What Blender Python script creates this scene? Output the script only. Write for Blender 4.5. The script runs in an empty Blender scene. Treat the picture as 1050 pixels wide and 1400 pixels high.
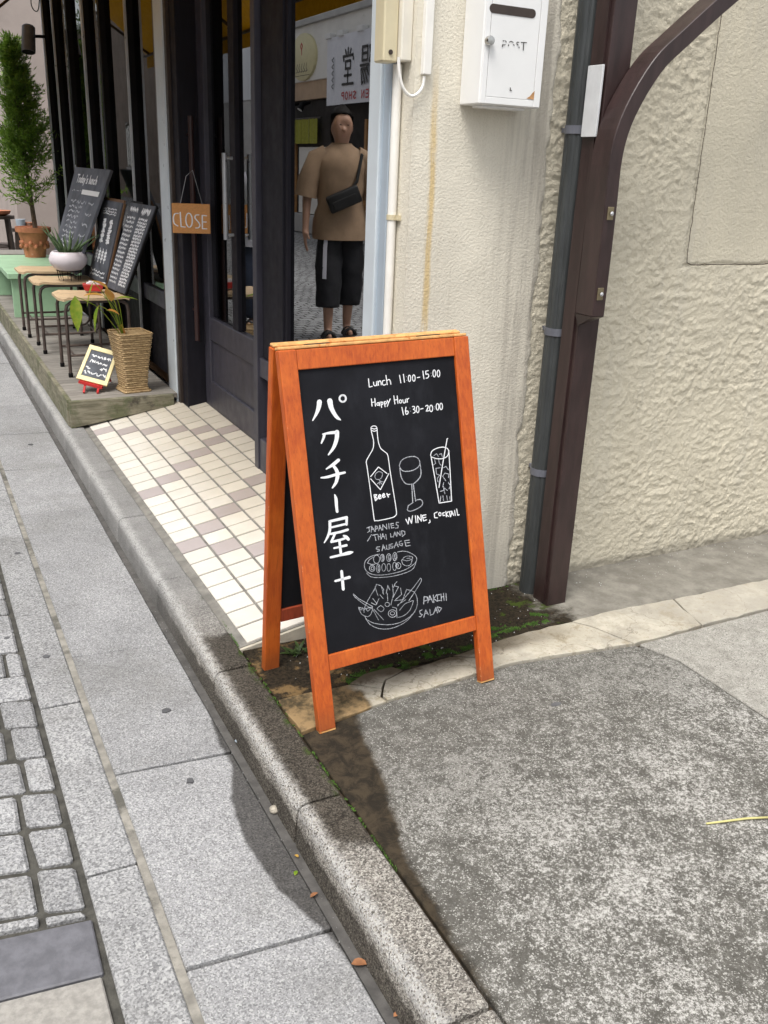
import bpy, bmesh, math, random
import numpy as np
from mathutils import Vector, Matrix, noise
random.seed(7)
scene = bpy.context.scene
col = scene.collection

# ------------------------------------------------------------------ camera
F_PX, CX, CY = 1243.0, 525.0, 700.0          # photograph is 1050 x 1400
RM = np.array([[0.891, -0.127, 0.436], [-0.452, -0.331, 0.828], [0.039, -0.935, -0.352]])
def _dir(p):
    v = np.array([p[0]-CX, p[1]-CY, F_PX]); return v/np.linalg.norm(v)
_dn = _dir((387., 4000.)); _Y = _dir((-154., 203.)); _Y = _Y-_dn*(_Y@_dn); _Y /= np.linalg.norm(_Y)
RM = np.stack([np.cross(_Y, -_dn), _Y, -_dn])
CAM_Z = 1.30
cam_d = bpy.data.cameras.new('camera'); cam = bpy.data.objects.new('camera', cam_d); col.objects.link(cam)
cam_d.sensor_fit = 'VERTICAL'; cam_d.sensor_height = 36.0; cam_d.lens = F_PX/1400*36.0
cam_d.clip_start = 0.05; cam_d.clip_end = 600
m = Matrix.Identity(4)
for i in range(3):
    m[i][0] = RM[i, 0]; m[i][1] = -RM[i, 1]; m[i][2] = -RM[i, 2]
m[2][3] = CAM_Z
cam.matrix_world = m
scene.camera = cam
def on_plane(u, v, n, o):
    r = RM @ _dir((u, v)); C = np.array([0, 0, CAM_Z]); n = np.array(n, float)
    return C + r*((np.array(o)-C)@n)/(r@n)
def PY(u, v, y): return on_plane(u, v, (0, 1, 0), (0, y, 0))
def PX(u, v, x): return on_plane(u, v, (1, 0, 0), (x, 0, 0))
def PZ(u, v, z): return on_plane(u, v, (0, 0, 1), (0, 0, z))

# ------------------------------------------------------------------ sky, sun, exposure
SUN_EL, SUN_AZ = math.radians(62), math.radians(232)     # azimuth clockwise from +Y
world = bpy.data.worlds.new('World'); scene.world = world; world.use_nodes = True
wn = world.node_tree; wn.nodes.clear()
sky = wn.nodes.new('ShaderNodeTexSky'); sky.sky_type = 'NISHITA'; sky.sun_disc = False
sky.sun_elevation = SUN_EL; sky.sun_rotation = SUN_AZ; sky.dust_density = 4.0; sky.ozone_density = 1.0; sky.air_density = 1.2
hs = wn.nodes.new('ShaderNodeHueSaturation'); hs.inputs['Saturation'].default_value = 0.22   # thin white cloud cover
bg = wn.nodes.new('ShaderNodeBackground'); bg.inputs['Strength'].default_value = 0.15
wo = wn.nodes.new('ShaderNodeOutputWorld')
wn.links.new(sky.outputs[0], hs.inputs['Color']); wn.links.new(hs.outputs[0], bg.inputs['Color']); wn.links.new(bg.outputs[0], wo.inputs['Surface'])
sun_d = bpy.data.lights.new('sun', 'SUN'); sun_d.energy = 1.5; sun_d.angle = math.radians(24); sun_d.color = (1, 0.965, 0.91)
sun = bpy.data.objects.new('sun', sun_d); col.objects.link(sun)
sd = Vector((math.sin(SUN_AZ)*math.cos(SUN_EL), math.cos(SUN_AZ)*math.cos(SUN_EL), math.sin(SUN_EL)))
sun.rotation_euler = (-sd).to_track_quat('-Z', 'Y').to_euler()
sun.location = (-4, -6, 12)
scene.view_settings.view_transform = 'Standard'; scene.view_settings.look = 'None'
scene.view_settings.exposure = 0.66; scene.view_settings.gamma = 1.0; scene.view_settings.use_curve_mapping = False
scene.cycles.max_bounces = 8; scene.cycles.transparent_max_bounces = 12

# ------------------------------------------------------------------ helpers
def rot(rx=0, ry=0, rz=0):
    return Matrix.Rotation(rz, 3, 'Z') @ Matrix.Rotation(ry, 3, 'Y') @ Matrix.Rotation(rx, 3, 'X')
def empty(name, loc):
    o = bpy.data.objects.new(name, None); o.location = loc; col.objects.link(o); o.empty_display_size = .05; return o
def tag(o, label=None, cat=None, group=None, kind=None):
    if label: o['label'] = label
    if cat: o['category'] = cat
    if group: o['group'] = group
    if kind: o['kind'] = kind
    return o
def root_loc(p):
    v = Vector((0, 0, 0))
    while p is not None:
        v += p.location; p = p.parent
    return v
class MB:
    def __init__(s): s.v = []; s.f = []
    def add(s, vs, fs):
        b = len(s.v); s.v += [tuple(v) for v in vs]; s.f += [tuple(b+i for i in f) for f in fs]; return s
    def hexa(s, p):      # 8 points: bottom 4 ccw, top 4
        return s.add(p, [(3, 2, 1, 0), (4, 5, 6, 7), (0, 1, 5, 4), (1, 2, 6, 5), (2, 3, 7, 6), (3, 0, 4, 7)])
    def box(s, x0, x1, y0, y1, z0, z1):
        return s.hexa([(x0, y0, z0), (x1, y0, z0), (x1, y1, z0), (x0, y1, z0), (x0, y0, z1), (x1, y0, z1), (x1, y1, z1), (x0, y1, z1)])
    def rbox(s, c, size, M):
        c = Vector(c); hx, hy, hz = [k/2 for k in size]
        P = [(-hx, -hy, -hz), (hx, -hy, -hz), (hx, hy, -hz), (-hx, hy, -hz), (-hx, -hy, hz), (hx, -hy, hz), (hx, hy, hz), (-hx, hy, hz)]
        return s.hexa([c + M @ Vector(p) for p in P])
    def bar(s, a, b, w, t, side=(0, 0, 1)):   # square bar from a to b
        a = Vector(a); b = Vector(b); d = (b-a).normalized(); n = d.cross(Vector(side))
        if n.length < 1e-4: n = d.cross(Vector((1, 0, 0)))
        n.normalize(); q = n.cross(d)
        P = []
        for c in (a, b):
            P += [c-n*w/2-q*t/2, c+n*w/2-q*t/2, c+n*w/2+q*t/2, c-n*w/2+q*t/2]
        return s.hexa(P)
    def prism(s, poly, z0, z1):
        n = len(poly); b = [(p[0], p[1], z0(p) if callable(z0) else z0) for p in poly]; t = [(p[0], p[1], z1(p) if callable(z1) else z1) for p in poly]
        return s.add(b+t, [tuple(range(n-1, -1, -1)), tuple(range(n, 2*n))] + [(i, (i+1) % n, n+(i+1) % n, n+i) for i in range(n)])
    def rings(s, R, cap=True):
        n = len(R[0]); vs = [p for r in R for p in r]; fs = []
        for k in range(len(R)-1):
            for i in range(n):
                j = (i+1) % n; fs.append((k*n+i, k*n+j, (k+1)*n+j, (k+1)*n+i))
        if cap: fs += [tuple(range(n-1, -1, -1)), tuple(range((len(R)-1)*n, len(R)*n))]
        return s.add(vs, fs)
    def tube(s, pts, r, n=8, cap=True):
        pts = [Vector(p) for p in pts]; R = []; prev = None
        for i, p in enumerate(pts):
            d = (pts[min(i+1, len(pts)-1)]-pts[max(i-1, 0)]).normalized()
            if prev is None:
                a = d.orthogonal().normalized()
            else:
                a = prev - d*prev.dot(d)
                a = a.normalized() if a.length > 1e-5 else d.orthogonal().normalized()
            prev = a; b = d.cross(a); rr = r[i] if hasattr(r, '__len__') else r
            R.append([p + (a*math.cos(t)+b*math.sin(t))*rr for t in [2*math.pi*k/n for k in range(n)]])
        return s.rings(R, cap)
    def lathe(s, prof, c, n=24, cap=True, sx=1, sy=1):
        return s.rings([[(c[0]+r*sx*math.cos(2*math.pi*k/n), c[1]+r*sy*math.sin(2*math.pi*k/n), c[2]+z) for k in range(n)] for r, z in prof], cap)
    def ell(s, c, rx, ry, rz, n=14, k=9):
        return s.lathe([(max(1e-4, math.sin(math.pi*i/(k-1))), 0) for i in range(k)], (0, 0, 0), n) if False else s.rings(
            [[(c[0]+rx*max(.001, math.sin(math.pi*i/(k-1)))*math.cos(2*math.pi*j/n), c[1]+ry*max(.001, math.sin(math.pi*i/(k-1)))*math.sin(2*math.pi*j/n), c[2]-rz*math.cos(math.pi*i/(k-1))) for j in range(n)] for i in range(k)])
    def data(s, name, mat, off=(0, 0, 0), bevel=0, smooth=False, seg=1):
        me = bpy.data.meshes.new(name)
        me.from_pydata([(v[0]-off[0], v[1]-off[1], v[2]-off[2]) for v in s.v], [], s.f)
        bm = bmesh.new(); bm.from_mesh(me)
        bmesh.ops.recalc_face_normals(bm, faces=bm.faces)
        if bevel:
            ed = [e for e in bm.edges if len(e.link_faces) == 2 and e.calc_face_angle(0) > .5]
            bmesh.ops.bevel(bm, geom=ed, offset=bevel, segments=seg, affect='EDGES', profile=.5, clamp_overlap=True)
        if smooth:
            for f in bm.faces: f.smooth = True
        bm.to_mesh(me); bm.free()
        if smooth and smooth != 'all':
            me.set_sharp_from_angle(angle=math.radians(38))
        me.materials.append(mat); return me
    def build(s, name, mat, parent=None, bevel=0, smooth=False, seg=1, loc=None, local=False):
        pl = root_loc(parent); L = Vector(loc) if loc is not None else Vector((0, 0, 0))
        me = s.data(name, mat, (0, 0, 0) if local else pl+L, bevel, smooth, seg)
        o = bpy.data.objects.new(name, me); o.location = L; o.parent = parent; col.objects.link(o); return o
def copy_tree(o, parent=None):
    c = o.copy(); col.objects.link(c); c.parent = parent
    for ch in list(o.children): copy_tree(ch, c)
    return c
def single(name, mb, mat, label, cat, group=None, **k):
    """one-mesh thing with its origin at the base centre"""
    xs = [v[0] for v in mb.v]; ys = [v[1] for v in mb.v]; zs = [v[2] for v in mb.v]
    o = mb.build(name, mat, None, loc=((min(xs)+max(xs))/2, (min(ys)+max(ys))/2, min(zs)), **k)
    return tag(o, label, cat, group)
def ribbon(mb, pts, w, P, lift=0.0):
    """hand-drawn stroke: pts 2-D (optionally with own width), P maps (x,y)->3-D"""
    pts = [(p[0], p[1], (p[2] if len(p) > 2 else w)) for p in pts]
    for i in range(len(pts)-1):
        (x0, y0, w0), (x1, y1, w1) = pts[i], pts[i+1]
        dx, dy = x1-x0, y1-y0; l = math.hypot(dx, dy) or 1e-6; nx, ny = -dy/l/2, dx/l/2
        mb.add([P(x0+nx*w0, y0+ny*w0, lift), P(x1+nx*w1, y1+ny*w1, lift), P(x1-nx*w1, y1-ny*w1, lift), P(x0-nx*w0, y0-ny*w0, lift)], [(0, 1, 2, 3)])
    for k, (x, y, ww) in enumerate(pts):
        n = 8; lf = lift+.00004*(1+k % 2)
        mb.add([P(x+ww/2*math.cos(2*math.pi*j/n), y+ww/2*math.sin(2*math.pi*j/n), lf) for j in range(n)], [tuple(range(n))])
def smoothline(pts, k=4):
    if len(pts) < 3: return pts
    out = []
    P = [pts[0]]+list(pts)+[pts[-1]]
    for i in range(1, len(P)-2):
        for j in range(k):
            t = j/k; q = []
            for c in range(len(pts[0])):
                a, b, cc, d = P[i-1][c], P[i][c], P[i+1][c], P[i+2][c]
                q.append(.5*((2*b)+(-a+cc)*t+(2*a-5*b+4*cc-d)*t*t+(-a+3*b-3*cc+d)*t**3))
            out.append(tuple(q))
    out.append(pts[-1]); return out
def ellipse(cx, cy, rx, ry, n=14): return [(cx+rx*math.cos(2*math.pi*i/n), cy+ry*math.sin(2*math.pi*i/n)) for i in range(n+1)]

# ------------------------------------------------------------------ materials
class NT:
    def __init__(s, name):
        s.m = bpy.data.materials.new(name); s.m.use_nodes = True; s.t = s.m.node_tree; s.t.nodes.clear()
        s.out = s.n('ShaderNodeOutputMaterial'); s.b = s.n('ShaderNodeBsdfPrincipled'); s.l(s.b.outputs[0], s.out.inputs[0])
        s.geo = s.n('ShaderNodeNewGeometry'); s.tc = s.n('ShaderNodeTexCoord')
        s.pos = s.geo.outputs['Position']
    def n(s, t, **k):
        x = s.t.nodes.new(t)
        for a, b in k.items(): setattr(x, a, b)
        return x
    def l(s, a, b): s.t.links.new(a, b)
    def set(s, sock, v):
        if hasattr(v, 'is_output') or hasattr(v, 'links') and not isinstance(v, (tuple, list, float, int)): s.l(v, sock)
        else: sock.default_value = v
    def noise(s, scale, detail=4, rough=.55, vec=None, dist=0):
        x = s.n('ShaderNodeTexNoise'); x.inputs['Scale'].default_value = scale; x.inputs['Detail'].default_value = detail
        x.inputs['Roughness'].default_value = rough; x.inputs['Distortion'].default_value = dist
        s.l(vec if vec is not None else s.pos, x.inputs['Vector']); return x.outputs['Fac']
    def voro(s, scale, vec=None, feature='F1', out='Distance'):
        x = s.n('ShaderNodeTexVoronoi', feature=feature); x.inputs['Scale'].default_value = scale
        s.l(vec if vec is not None else s.pos, x.inputs['Vector']); return x.outputs[out]
    def scalev(s, sc, vec=None):
        x = s.n('ShaderNodeVectorMath', operation='MULTIPLY'); s.l(vec if vec is not None else s.pos, x.inputs[0]); x.inputs[1].default_value = sc; return x.outputs[0]
    def math(s, op, a, b=0.0, c=0.0, clamp=False):
        x = s.n('ShaderNodeMath', operation=op, use_clamp=clamp); s.set(x.inputs[0], a); s.set(x.inputs[1], b)
        if op in ('MULTIPLY_ADD', 'SMOOTH_MIN', 'SMOOTH_MAX'): s.set(x.inputs[2], c)
        return x.outputs[0]
    def step(s, v, a, b):      # smooth 0..1 between a and b
        x = s.n('ShaderNodeMapRange', interpolation_type='SMOOTHSTEP'); s.set(x.inputs[0], v); x.inputs[1].default_value = a; x.inputs[2].default_value = b; return x.outputs[0]
    def ramp(s, v, stops, interp='LINEAR'):
        x = s.n('ShaderNodeValToRGB'); x.color_ramp.interpolation = interp; s.set(x.inputs[0], v); e = x.color_ramp.elements
        while len(e) < len(stops): e.new(.5)
        for q, (p, c) in zip(e, stops): q.position = p; q.color = (c if len(c) == 4 else (*c, 1)) if hasattr(c, '__len__') else (c, c, c, 1)
        return x.outputs[0]
    def mix(s, f, a, b, mode='MIX'):
        x = s.n('ShaderNodeMix', data_type='RGBA', blend_type=mode); s.set(x.inputs[0], f)
        for sock, v in ((x.inputs[6], a), (x.inputs[7], b)): s.set(sock, (*v, 1) if isinstance(v, tuple) and len(v) == 3 else v)
        return x.outputs[2]
    def bump(s, h, strength=.5, dist=.005, prev=None):
        x = s.n('ShaderNodeBump'); x.inputs['Strength'].default_value = strength; x.inputs['Distance'].default_value = dist; s.l(h, x.inputs['Height'])
        if prev is not None: s.l(prev, x.inputs['Normal'])
        return x.outputs[0]
    def xyz(s, vec=None):
        x = s.n('ShaderNodeSeparateXYZ'); s.l(vec if vec is not None else s.pos, x.inputs[0]); return x.outputs
    def rnd(s): return s.n('ShaderNodeObjectInfo').outputs['Random']
    def fin(s, colr, rough=.6, nrm=None, metal=0.0, spec=.5):
        s.set(s.b.inputs['Base Color'], (*colr, 1) if isinstance(colr, tuple) else colr)
        s.set(s.b.inputs['Roughness'], rough); s.b.inputs['Metallic'].default_value = metal; s.b.inputs['Specular IOR Level'].default_value = spec
        if nrm is not None: s.l(nrm, s.b.inputs['Normal'])
        return s.m
def surf(name, c, rough=.6, metal=0.0, var=.15, vs=9, bump=0.0, bs=60, spec=.5, stretch=None, per_obj=0.0, dirt=None):
    t = NT(name); v = t.scalev(stretch) if stretch else None
    f = t.noise(vs, 6, .6, v)
    a = tuple(max(0, k*(1-var)) for k in c); b = tuple(min(1, k*(1+var)) for k in c)
    cc = t.mix(t.step(f, .3, .7), a, b)
    if per_obj:
        cc = t.mix(1.0, cc, t.ramp(t.rnd(), [(0, 1-per_obj), (1, 1.0)]), 'MULTIPLY')
    if dirt:
        cc = t.mix(t.step(t.noise(dirt[1], 8, .7), dirt[2], dirt[2]+.12), cc, dirt[0])
    nr = t.bump(t.noise(bs, 5, .6, v), bump, .003) if bump else None
    rr = t.ramp(t.noise(vs*3, 4), [(.3, max(.02, rough-.08)), (.7, min(1, rough+.08))])
    return t.fin(cc, rr, nr, metal, spec)

def wet_strip(t, x0, side, pts, ya, yb, wmax=.4, nz=.035, soft=.008):
    """mask: within w(y) of the line x=x0 (stain outline distorted by noise)"""
    o = t.xyz(); f = t.n('ShaderNodeMapRange'); t.l(o[1], f.inputs[0]); f.inputs[1].default_value = ya; f.inputs[2].default_value = yb
    w = t.math('MULTIPLY', t.ramp(f.outputs[0], [((y-ya)/(yb-ya), max(0, k/wmax)) for y, k in pts]), wmax)
    d = t.math('MULTIPLY', t.math('SUBTRACT', o[0], x0), float(side))
    q = t.math('SUBTRACT', t.math('ADD', w, t.math('MULTIPLY', t.math('SUBTRACT', t.noise(11, 5, .6), .5), nz*2)), d)
    on = t.step(w, .0005, .01)
    return t.math('MULTIPLY', t.step(q, -soft, soft), on)

def granite(name, light, dark, sc=190, wet=None, per=.12, dots=True):
    t = NT(name)
    n1 = t.noise(sc*1.5, 3, .7); n2 = t.voro(sc*1.9, out='Color'); x = t.xyz(n2)[0]
    c = t.mix(t.step(n1, .38, .62), dark, light)
    c = t.mix(t.math('MULTIPLY', t.step(x, .66, .80), .55), c, tuple(k*.42 for k in dark))
    c = t.mix(t.math('MULTIPLY', t.step(t.xyz(n2)[1], .74, .86), .55), c, (.60, .60, .59))
    big = t.noise(5, 6, .65)
    c = t.mix(1.0, c, t.ramp(big, [(.3, .80), (.7, 1.06)]), 'MULTIPLY')
    c = t.mix(1.0, c, t.ramp(t.rnd(), [(0, 1-per), (1, 1.0)]), 'MULTIPLY')
    grime = t.step(t.noise(2.3, 7, .7), .45, .75); c = t.mix(t.math('MULTIPLY', grime, .4), c, (.15, .145, .13))
    r = .72
    if wet:
        m = wet_strip(t, *wet)
        c = t.mix(m, c, t.mix(1.0, c, (.27, .26, .25), 'MULTIPLY')); r = t.math('MULTIPLY_ADD', m, -.2, .75)
    b = t.bump(n1, .35, .0015); b = t.bump(t.noise(40, 4), .25, .003, b)
    return t.fin(c, r, b, spec=.2)

M = {}
GUT_WET = (.60, -1, [(1.10, 0), (1.16, .012), (1.26, .035), (1.40, .075), (1.56, .09), (1.70, .075), (1.84, .03), (1.93, .035), (2.05, .018), (2.3, .016), (2.45, 0)], 1.0, 2.5, .2, .010, .006)
M['slab'] = granite('granite_pavement', (.385, .385, .39), (.275, .275, .28), 170, GUT_WET)
M['band'] = granite('granite_band', (.44, .44, .44), (.26, .26, .265), 120)
M['sett'] = granite('granite_sett', (.45, .45, .455), (.25, .25, .255), 130, per=.25)
M['slate'] = surf('dark_paver', (.135, .135, .15), .55, var=.2, vs=30, bump=.2, bs=200)
M['paver'] = surf('beige_paver', (.30, .285, .26), .75, var=.18, vs=60, bump=.3, bs=200)
M['mortar'] = surf('joint_mortar', (.25, .235, .205), .9, var=.3, vs=25, bump=.6, bs=120, dirt=((.10, .095, .08), 6, .52))
M['joint'] = surf('dark_joint_sand', (.062, .059, .050), .95, var=.35, vs=30, bump=.6, bs=150)
M['gut'] = surf('gutter_channel', (.085, .08, .075), .7, var=.3, vs=25, bump=.4, bs=120)

def kerb_mat():
    t = NT('kerb_aggregate'); o = t.xyz()
    v = t.voro(330, out='Color'); s = t.xyz(v); n = t.noise(260, 4, .7)
    c = t.ramp(s[0], [(0, (.06, .052, .045)), (.3, (.17, .152, .13)), (.6, (.31, .285, .25)), (1, (.58, .55, .49))])
    c2 = t.ramp(n, [(.35, (.22, .22, .215)), (.65, (.40, .395, .39))])
    far = t.step(o[1], 2.0, 2.9)
    c = t.mix(t.math('MULTIPLY_ADD', far, .75, .12), c, c2)
    c = t.mix(1.0, c, t.ramp(t.noise(7, 6, .65), [(.3, .72), (.7, 1.1)]), 'MULTIPLY')
    # scuffed pale arris
    ed = t.math('MULTIPLY', t.step(t.math('ADD', o[0], t.math('MULTIPLY', t.noise(30, 4), .03)), .668, .640), t.step(o[2], -.035, -.012))
    # wet length of the kerb
    yy = t.math('ADD', o[1], t.math('MULTIPLY', t.math('SUBTRACT', t.noise(9, 4), .5), .22))
    wl = t.math('MULTIPLY', t.step(yy, 1.33, 1.38), t.step(yy, 2.34, 2.27))
    wl = t.math('MULTIPLY', wl, t.step(t.math('ADD', o[0], t.math('MULTIPLY', t.noise(40, 4), .03)), .636, .668))
    foot = t.math('MULTIPLY', t.step(t.math('ADD', o[2], t.math('MULTIPLY', t.math('SUBTRACT', t.noise(14, 5), .5), .05)), -.04, -.055), t.step(o[1], 3.4, 2.2))
    w = t.math('MAXIMUM', wl, t.math('MULTIPLY', foot, .85))
    ed = t.math('MULTIPLY', ed, t.step(t.math('ADD', s[1], t.math('MULTIPLY', t.noise(35, 5), .8)), .55, 1.0))
    c = t.mix(t.math('MULTIPLY', ed, t.math('SUBTRACT', .62, t.math('MULTIPLY', wl, .42))), c, (.56, .555, .54))
    c = t.mix(w, c, t.mix(1.0, c, (.27, .25, .225), 'MULTIPLY'))
    moss = t.math('MULTIPLY', t.step(o[0], .695, .712), t.math('MULTIPLY', t.step(t.noise(12, 6, .7), .5, .58), t.math('MULTIPLY', t.step(o[1], 1.3, 1.7), t.step(o[1], 2.7, 2.3))))
    c = t.mix(moss, c, (.05, .075, .015))
    b = t.bump(t.voro(330), .9, .003); b = t.bump(t.noise(45, 5, .7), .5, .006, b)
    return t.fin(c, t.math('MULTIPLY_ADD', w, -.2, .85), b, spec=.2)
M['kerb'] = kerb_mat()

def concrete_mat(name, old=True):
    t = NT(name); o = t.xyz()
    fine = t.noise(150, 8, .8); mid = t.noise(24, 9, .78, dist=.5); big = t.noise(3.2, 5, .6)
    m1 = t.math('ADD', t.math('MULTIPLY', fine, .80), t.math('MULTIPLY', mid, .36))
    grad = t.step(t.math('ADD', t.math('SUBTRACT', o[1], t.math('MULTIPLY', o[0], .22)), t.math('MULTIPLY', big, .8)), 1.30, 1.95)
    thr = t.math('ADD', m1, t.math('MULTIPLY', t.math('SUBTRACT', big, .5), .30))
    lich = t.step(thr, .555, .665)
    lich = t.math('MULTIPLY', lich, t.math('MULTIPLY_ADD', grad, -.72, 1.0))
    dark = t.mix(t.step(mid, .35, .7), (.088, .084, .074), (.155, .148, .132))
    lite = t.mix(t.step(fine, .4, .65), (.28, .272, .252), (.52, .508, .48))
    if not old:
        dark = t.mix(t.step(mid, .35, .7), (.25, .24, .215), (.37, .355, .32)); lich = t.math('MULTIPLY', t.step(thr, .56, .72), .55)
    c = t.mix(lich, dark, lite)
    v = t.voro(420, out='Color'); c = t.mix(t.math('MULTIPLY', t.step(t.xyz(v)[0], .90, .96), .6), c, (.55, .54, .5))
    c = t.mix(t.math('MULTIPLY', t.step(t.xyz(v)[1], .86, .95), .75), c, (.07, .066, .057))
    w = wet_strip(t, .715, 1, [(.80, .012), (.95, .02), (1.15, .035), (1.3, .055), (1.45, .10), (1.58, .13), (1.70, .155), (1.80, .17), (1.95, .17)], .8, 1.95, .3, .03, .012)
    if old:
        c = t.mix(w, c, t.mix(t.step(mid, .4, .6), (.022, .018, .013), (.055, .042, .027)))
        r = t.math('MULTIPLY_ADD', w, -.15, .9)
    else: r = .9
    b = t.bump(fine, .5, .002); b = t.bump(mid, .4, .006, b)
    return t.fin(c, r, b, spec=.15)
M['conc'] = concrete_mat('old_concrete'); M['conc2'] = concrete_mat('pale_concrete', False)
def edging_mat():
    t = NT('cream_edging'); o = t.xyz(); mid = t.noise(14, 7, .7); fine = t.noise(90, 5, .7)
    c = t.mix(t.step(mid, .3, .7), (.37, .335, .265), (.60, .56, .47))
    c = t.mix(t.math('MULTIPLY', t.step(t.noise(4.5, 7, .7), .42, .62), t.math('MULTIPLY_ADD', t.step(o[0], 1.15, 1.5), .45, .15)), c, (.29, .27, .23))
    ck = t.n('ShaderNodeTexVoronoi', feature='DISTANCE_TO_EDGE'); ck.inputs['Scale'].default_value = 3.1
    nz_ = t.n('ShaderNodeTexNoise'); nz_.inputs['Scale'].default_value = 9; nz_.inputs['Detail'].default_value = 5; t.l(t.pos, nz_.inputs['Vector']); vm_ = t.n('ShaderNodeVectorMath', operation='MULTIPLY_ADD'); t.l(nz_.outputs['Color'], vm_.inputs[0]); vm_.inputs[1].default_value = (.22, .22, .22); t.l(t.pos, vm_.inputs[2]); t.l(vm_.outputs[0], ck.inputs['Vector'])
    c = t.mix(t.math('MULTIPLY', t.step(t.math('ADD', ck.outputs['Distance'], t.math('MULTIPLY', fine, .02)), .018, .011), .5), c, (.10, .08, .055))
    c = t.mix(t.math('MULTIPLY', t.step(t.noise(7, 9, .8), .50, .64), .8), c, (.27, .225, .15))
    c = t.mix(t.math('MULTIPLY', t.step(fine, .57, .68), .6), c, (.18, .15, .105))
    yy = t.math('ADD', o[1], t.math('MULTIPLY', t.math('SUBTRACT', mid, .5), .12))
    grime = t.math('MULTIPLY', t.step(yy, 1.885, 1.94), t.step(o[0], 1.85, 1.35)); c = t.mix(t.math('MULTIPLY', grime, .9), c, (.075, .056, .034))
    xx = t.math('ADD', o[0], t.math('MULTIPLY', t.math('SUBTRACT', t.noise(9, 5), .5), .18))
    w = t.step(xx, .935, .905); c = t.mix(w, c, t.mix(t.step(mid, .36, .6), (.055, .045, .028), (.30, .205, .105)))
    far = t.step(o[0], 1.7, 2.3); c = t.mix(t.math('MULTIPLY', far, .5), c, (.36, .335, .29))
    return t.fin(c, t.math('MULTIPLY_ADD', w, -.4, .82), t.bump(fine, .5, .002, t.bump(mid, .4, .006)), spec=.15)
M['edging'] = edging_mat()
def backstrip_mat():
    t = NT('stained_concrete_strip'); o = t.xyz(); mid = t.noise(12, 8, .7); fine = t.noise(110, 5, .7)  # concrete with dark wet stain, ochre patches and moss
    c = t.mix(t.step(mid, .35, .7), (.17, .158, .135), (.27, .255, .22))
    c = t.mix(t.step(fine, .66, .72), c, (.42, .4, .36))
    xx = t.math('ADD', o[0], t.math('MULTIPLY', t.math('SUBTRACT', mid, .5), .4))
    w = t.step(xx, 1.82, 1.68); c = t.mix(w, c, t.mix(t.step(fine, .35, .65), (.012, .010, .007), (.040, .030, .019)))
    oc = t.math('MULTIPLY', t.step(t.noise(8, 7, .7), .50, .60), t.step(o[0], 1.15, .95)); c = t.mix(oc, c, (.17, .11, .05))
    g = t.math('MULTIPLY', t.step(t.noise(10, 6, .7), .56, .61), t.math('MULTIPLY', w, t.step(o[0], .95, 1.2)))
    c = t.mix(g, c, (.045, .065, .012))
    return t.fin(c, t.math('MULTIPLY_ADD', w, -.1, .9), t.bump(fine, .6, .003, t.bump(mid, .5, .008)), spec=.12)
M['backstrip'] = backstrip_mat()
M['moss'] = surf('moss', (.055, .12, .014), .95, var=.45, vs=60, bump=1, bs=300)
def tile_mat(name, c):
    t = NT(name); o = t.xyz(); n = t.noise(26, 6, .6)
    cc = t.mix(t.step(n, .3, .7), tuple(k*.94 for k in c), c)
    cc = t.mix(t.math('MULTIPLY', t.step(t.noise(160, 3), .66, .72), .25), cc, (.45, .4, .34))
    stain = t.math('MULTIPLY', t.step(t.math('ADD', o[0], t.math('MULTIPLY', t.noise(5, 5), .35)), .98, 1.30), t.step(o[1], 2.5, 3.2))
    cc = t.mix(t.math('MULTIPLY', stain, .55), cc, t.mix(1.0, cc, (.72, .65, .53), 'MULTIPLY'))
    cc = t.mix(1.0, cc, t.ramp(t.rnd(), [(0, .90), (1, 1.0)]), 'MULTIPLY')
    return t.fin(cc, t.ramp(n, [(.3, .42), (.7, .6)]), t.bump(t.noise(120, 4), .15, .001), spec=.4)
M['tile'] = tile_mat('cream_tile', (.74, .70, .63)); M['tile2'] = tile_mat('mauve_tile', (.47, .415, .405))
M['grout'] = surf('tile_grout', (.20, .19, .17), .9, var=.25, vs=20, bump=.4, bs=200)
M['grout_edge'] = surf('mortar_edge', (.47, .43, .35), .9, var=.25, vs=14, bump=.8, bs=90, dirt=((.2, .17, .12), 9, .55))

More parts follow.
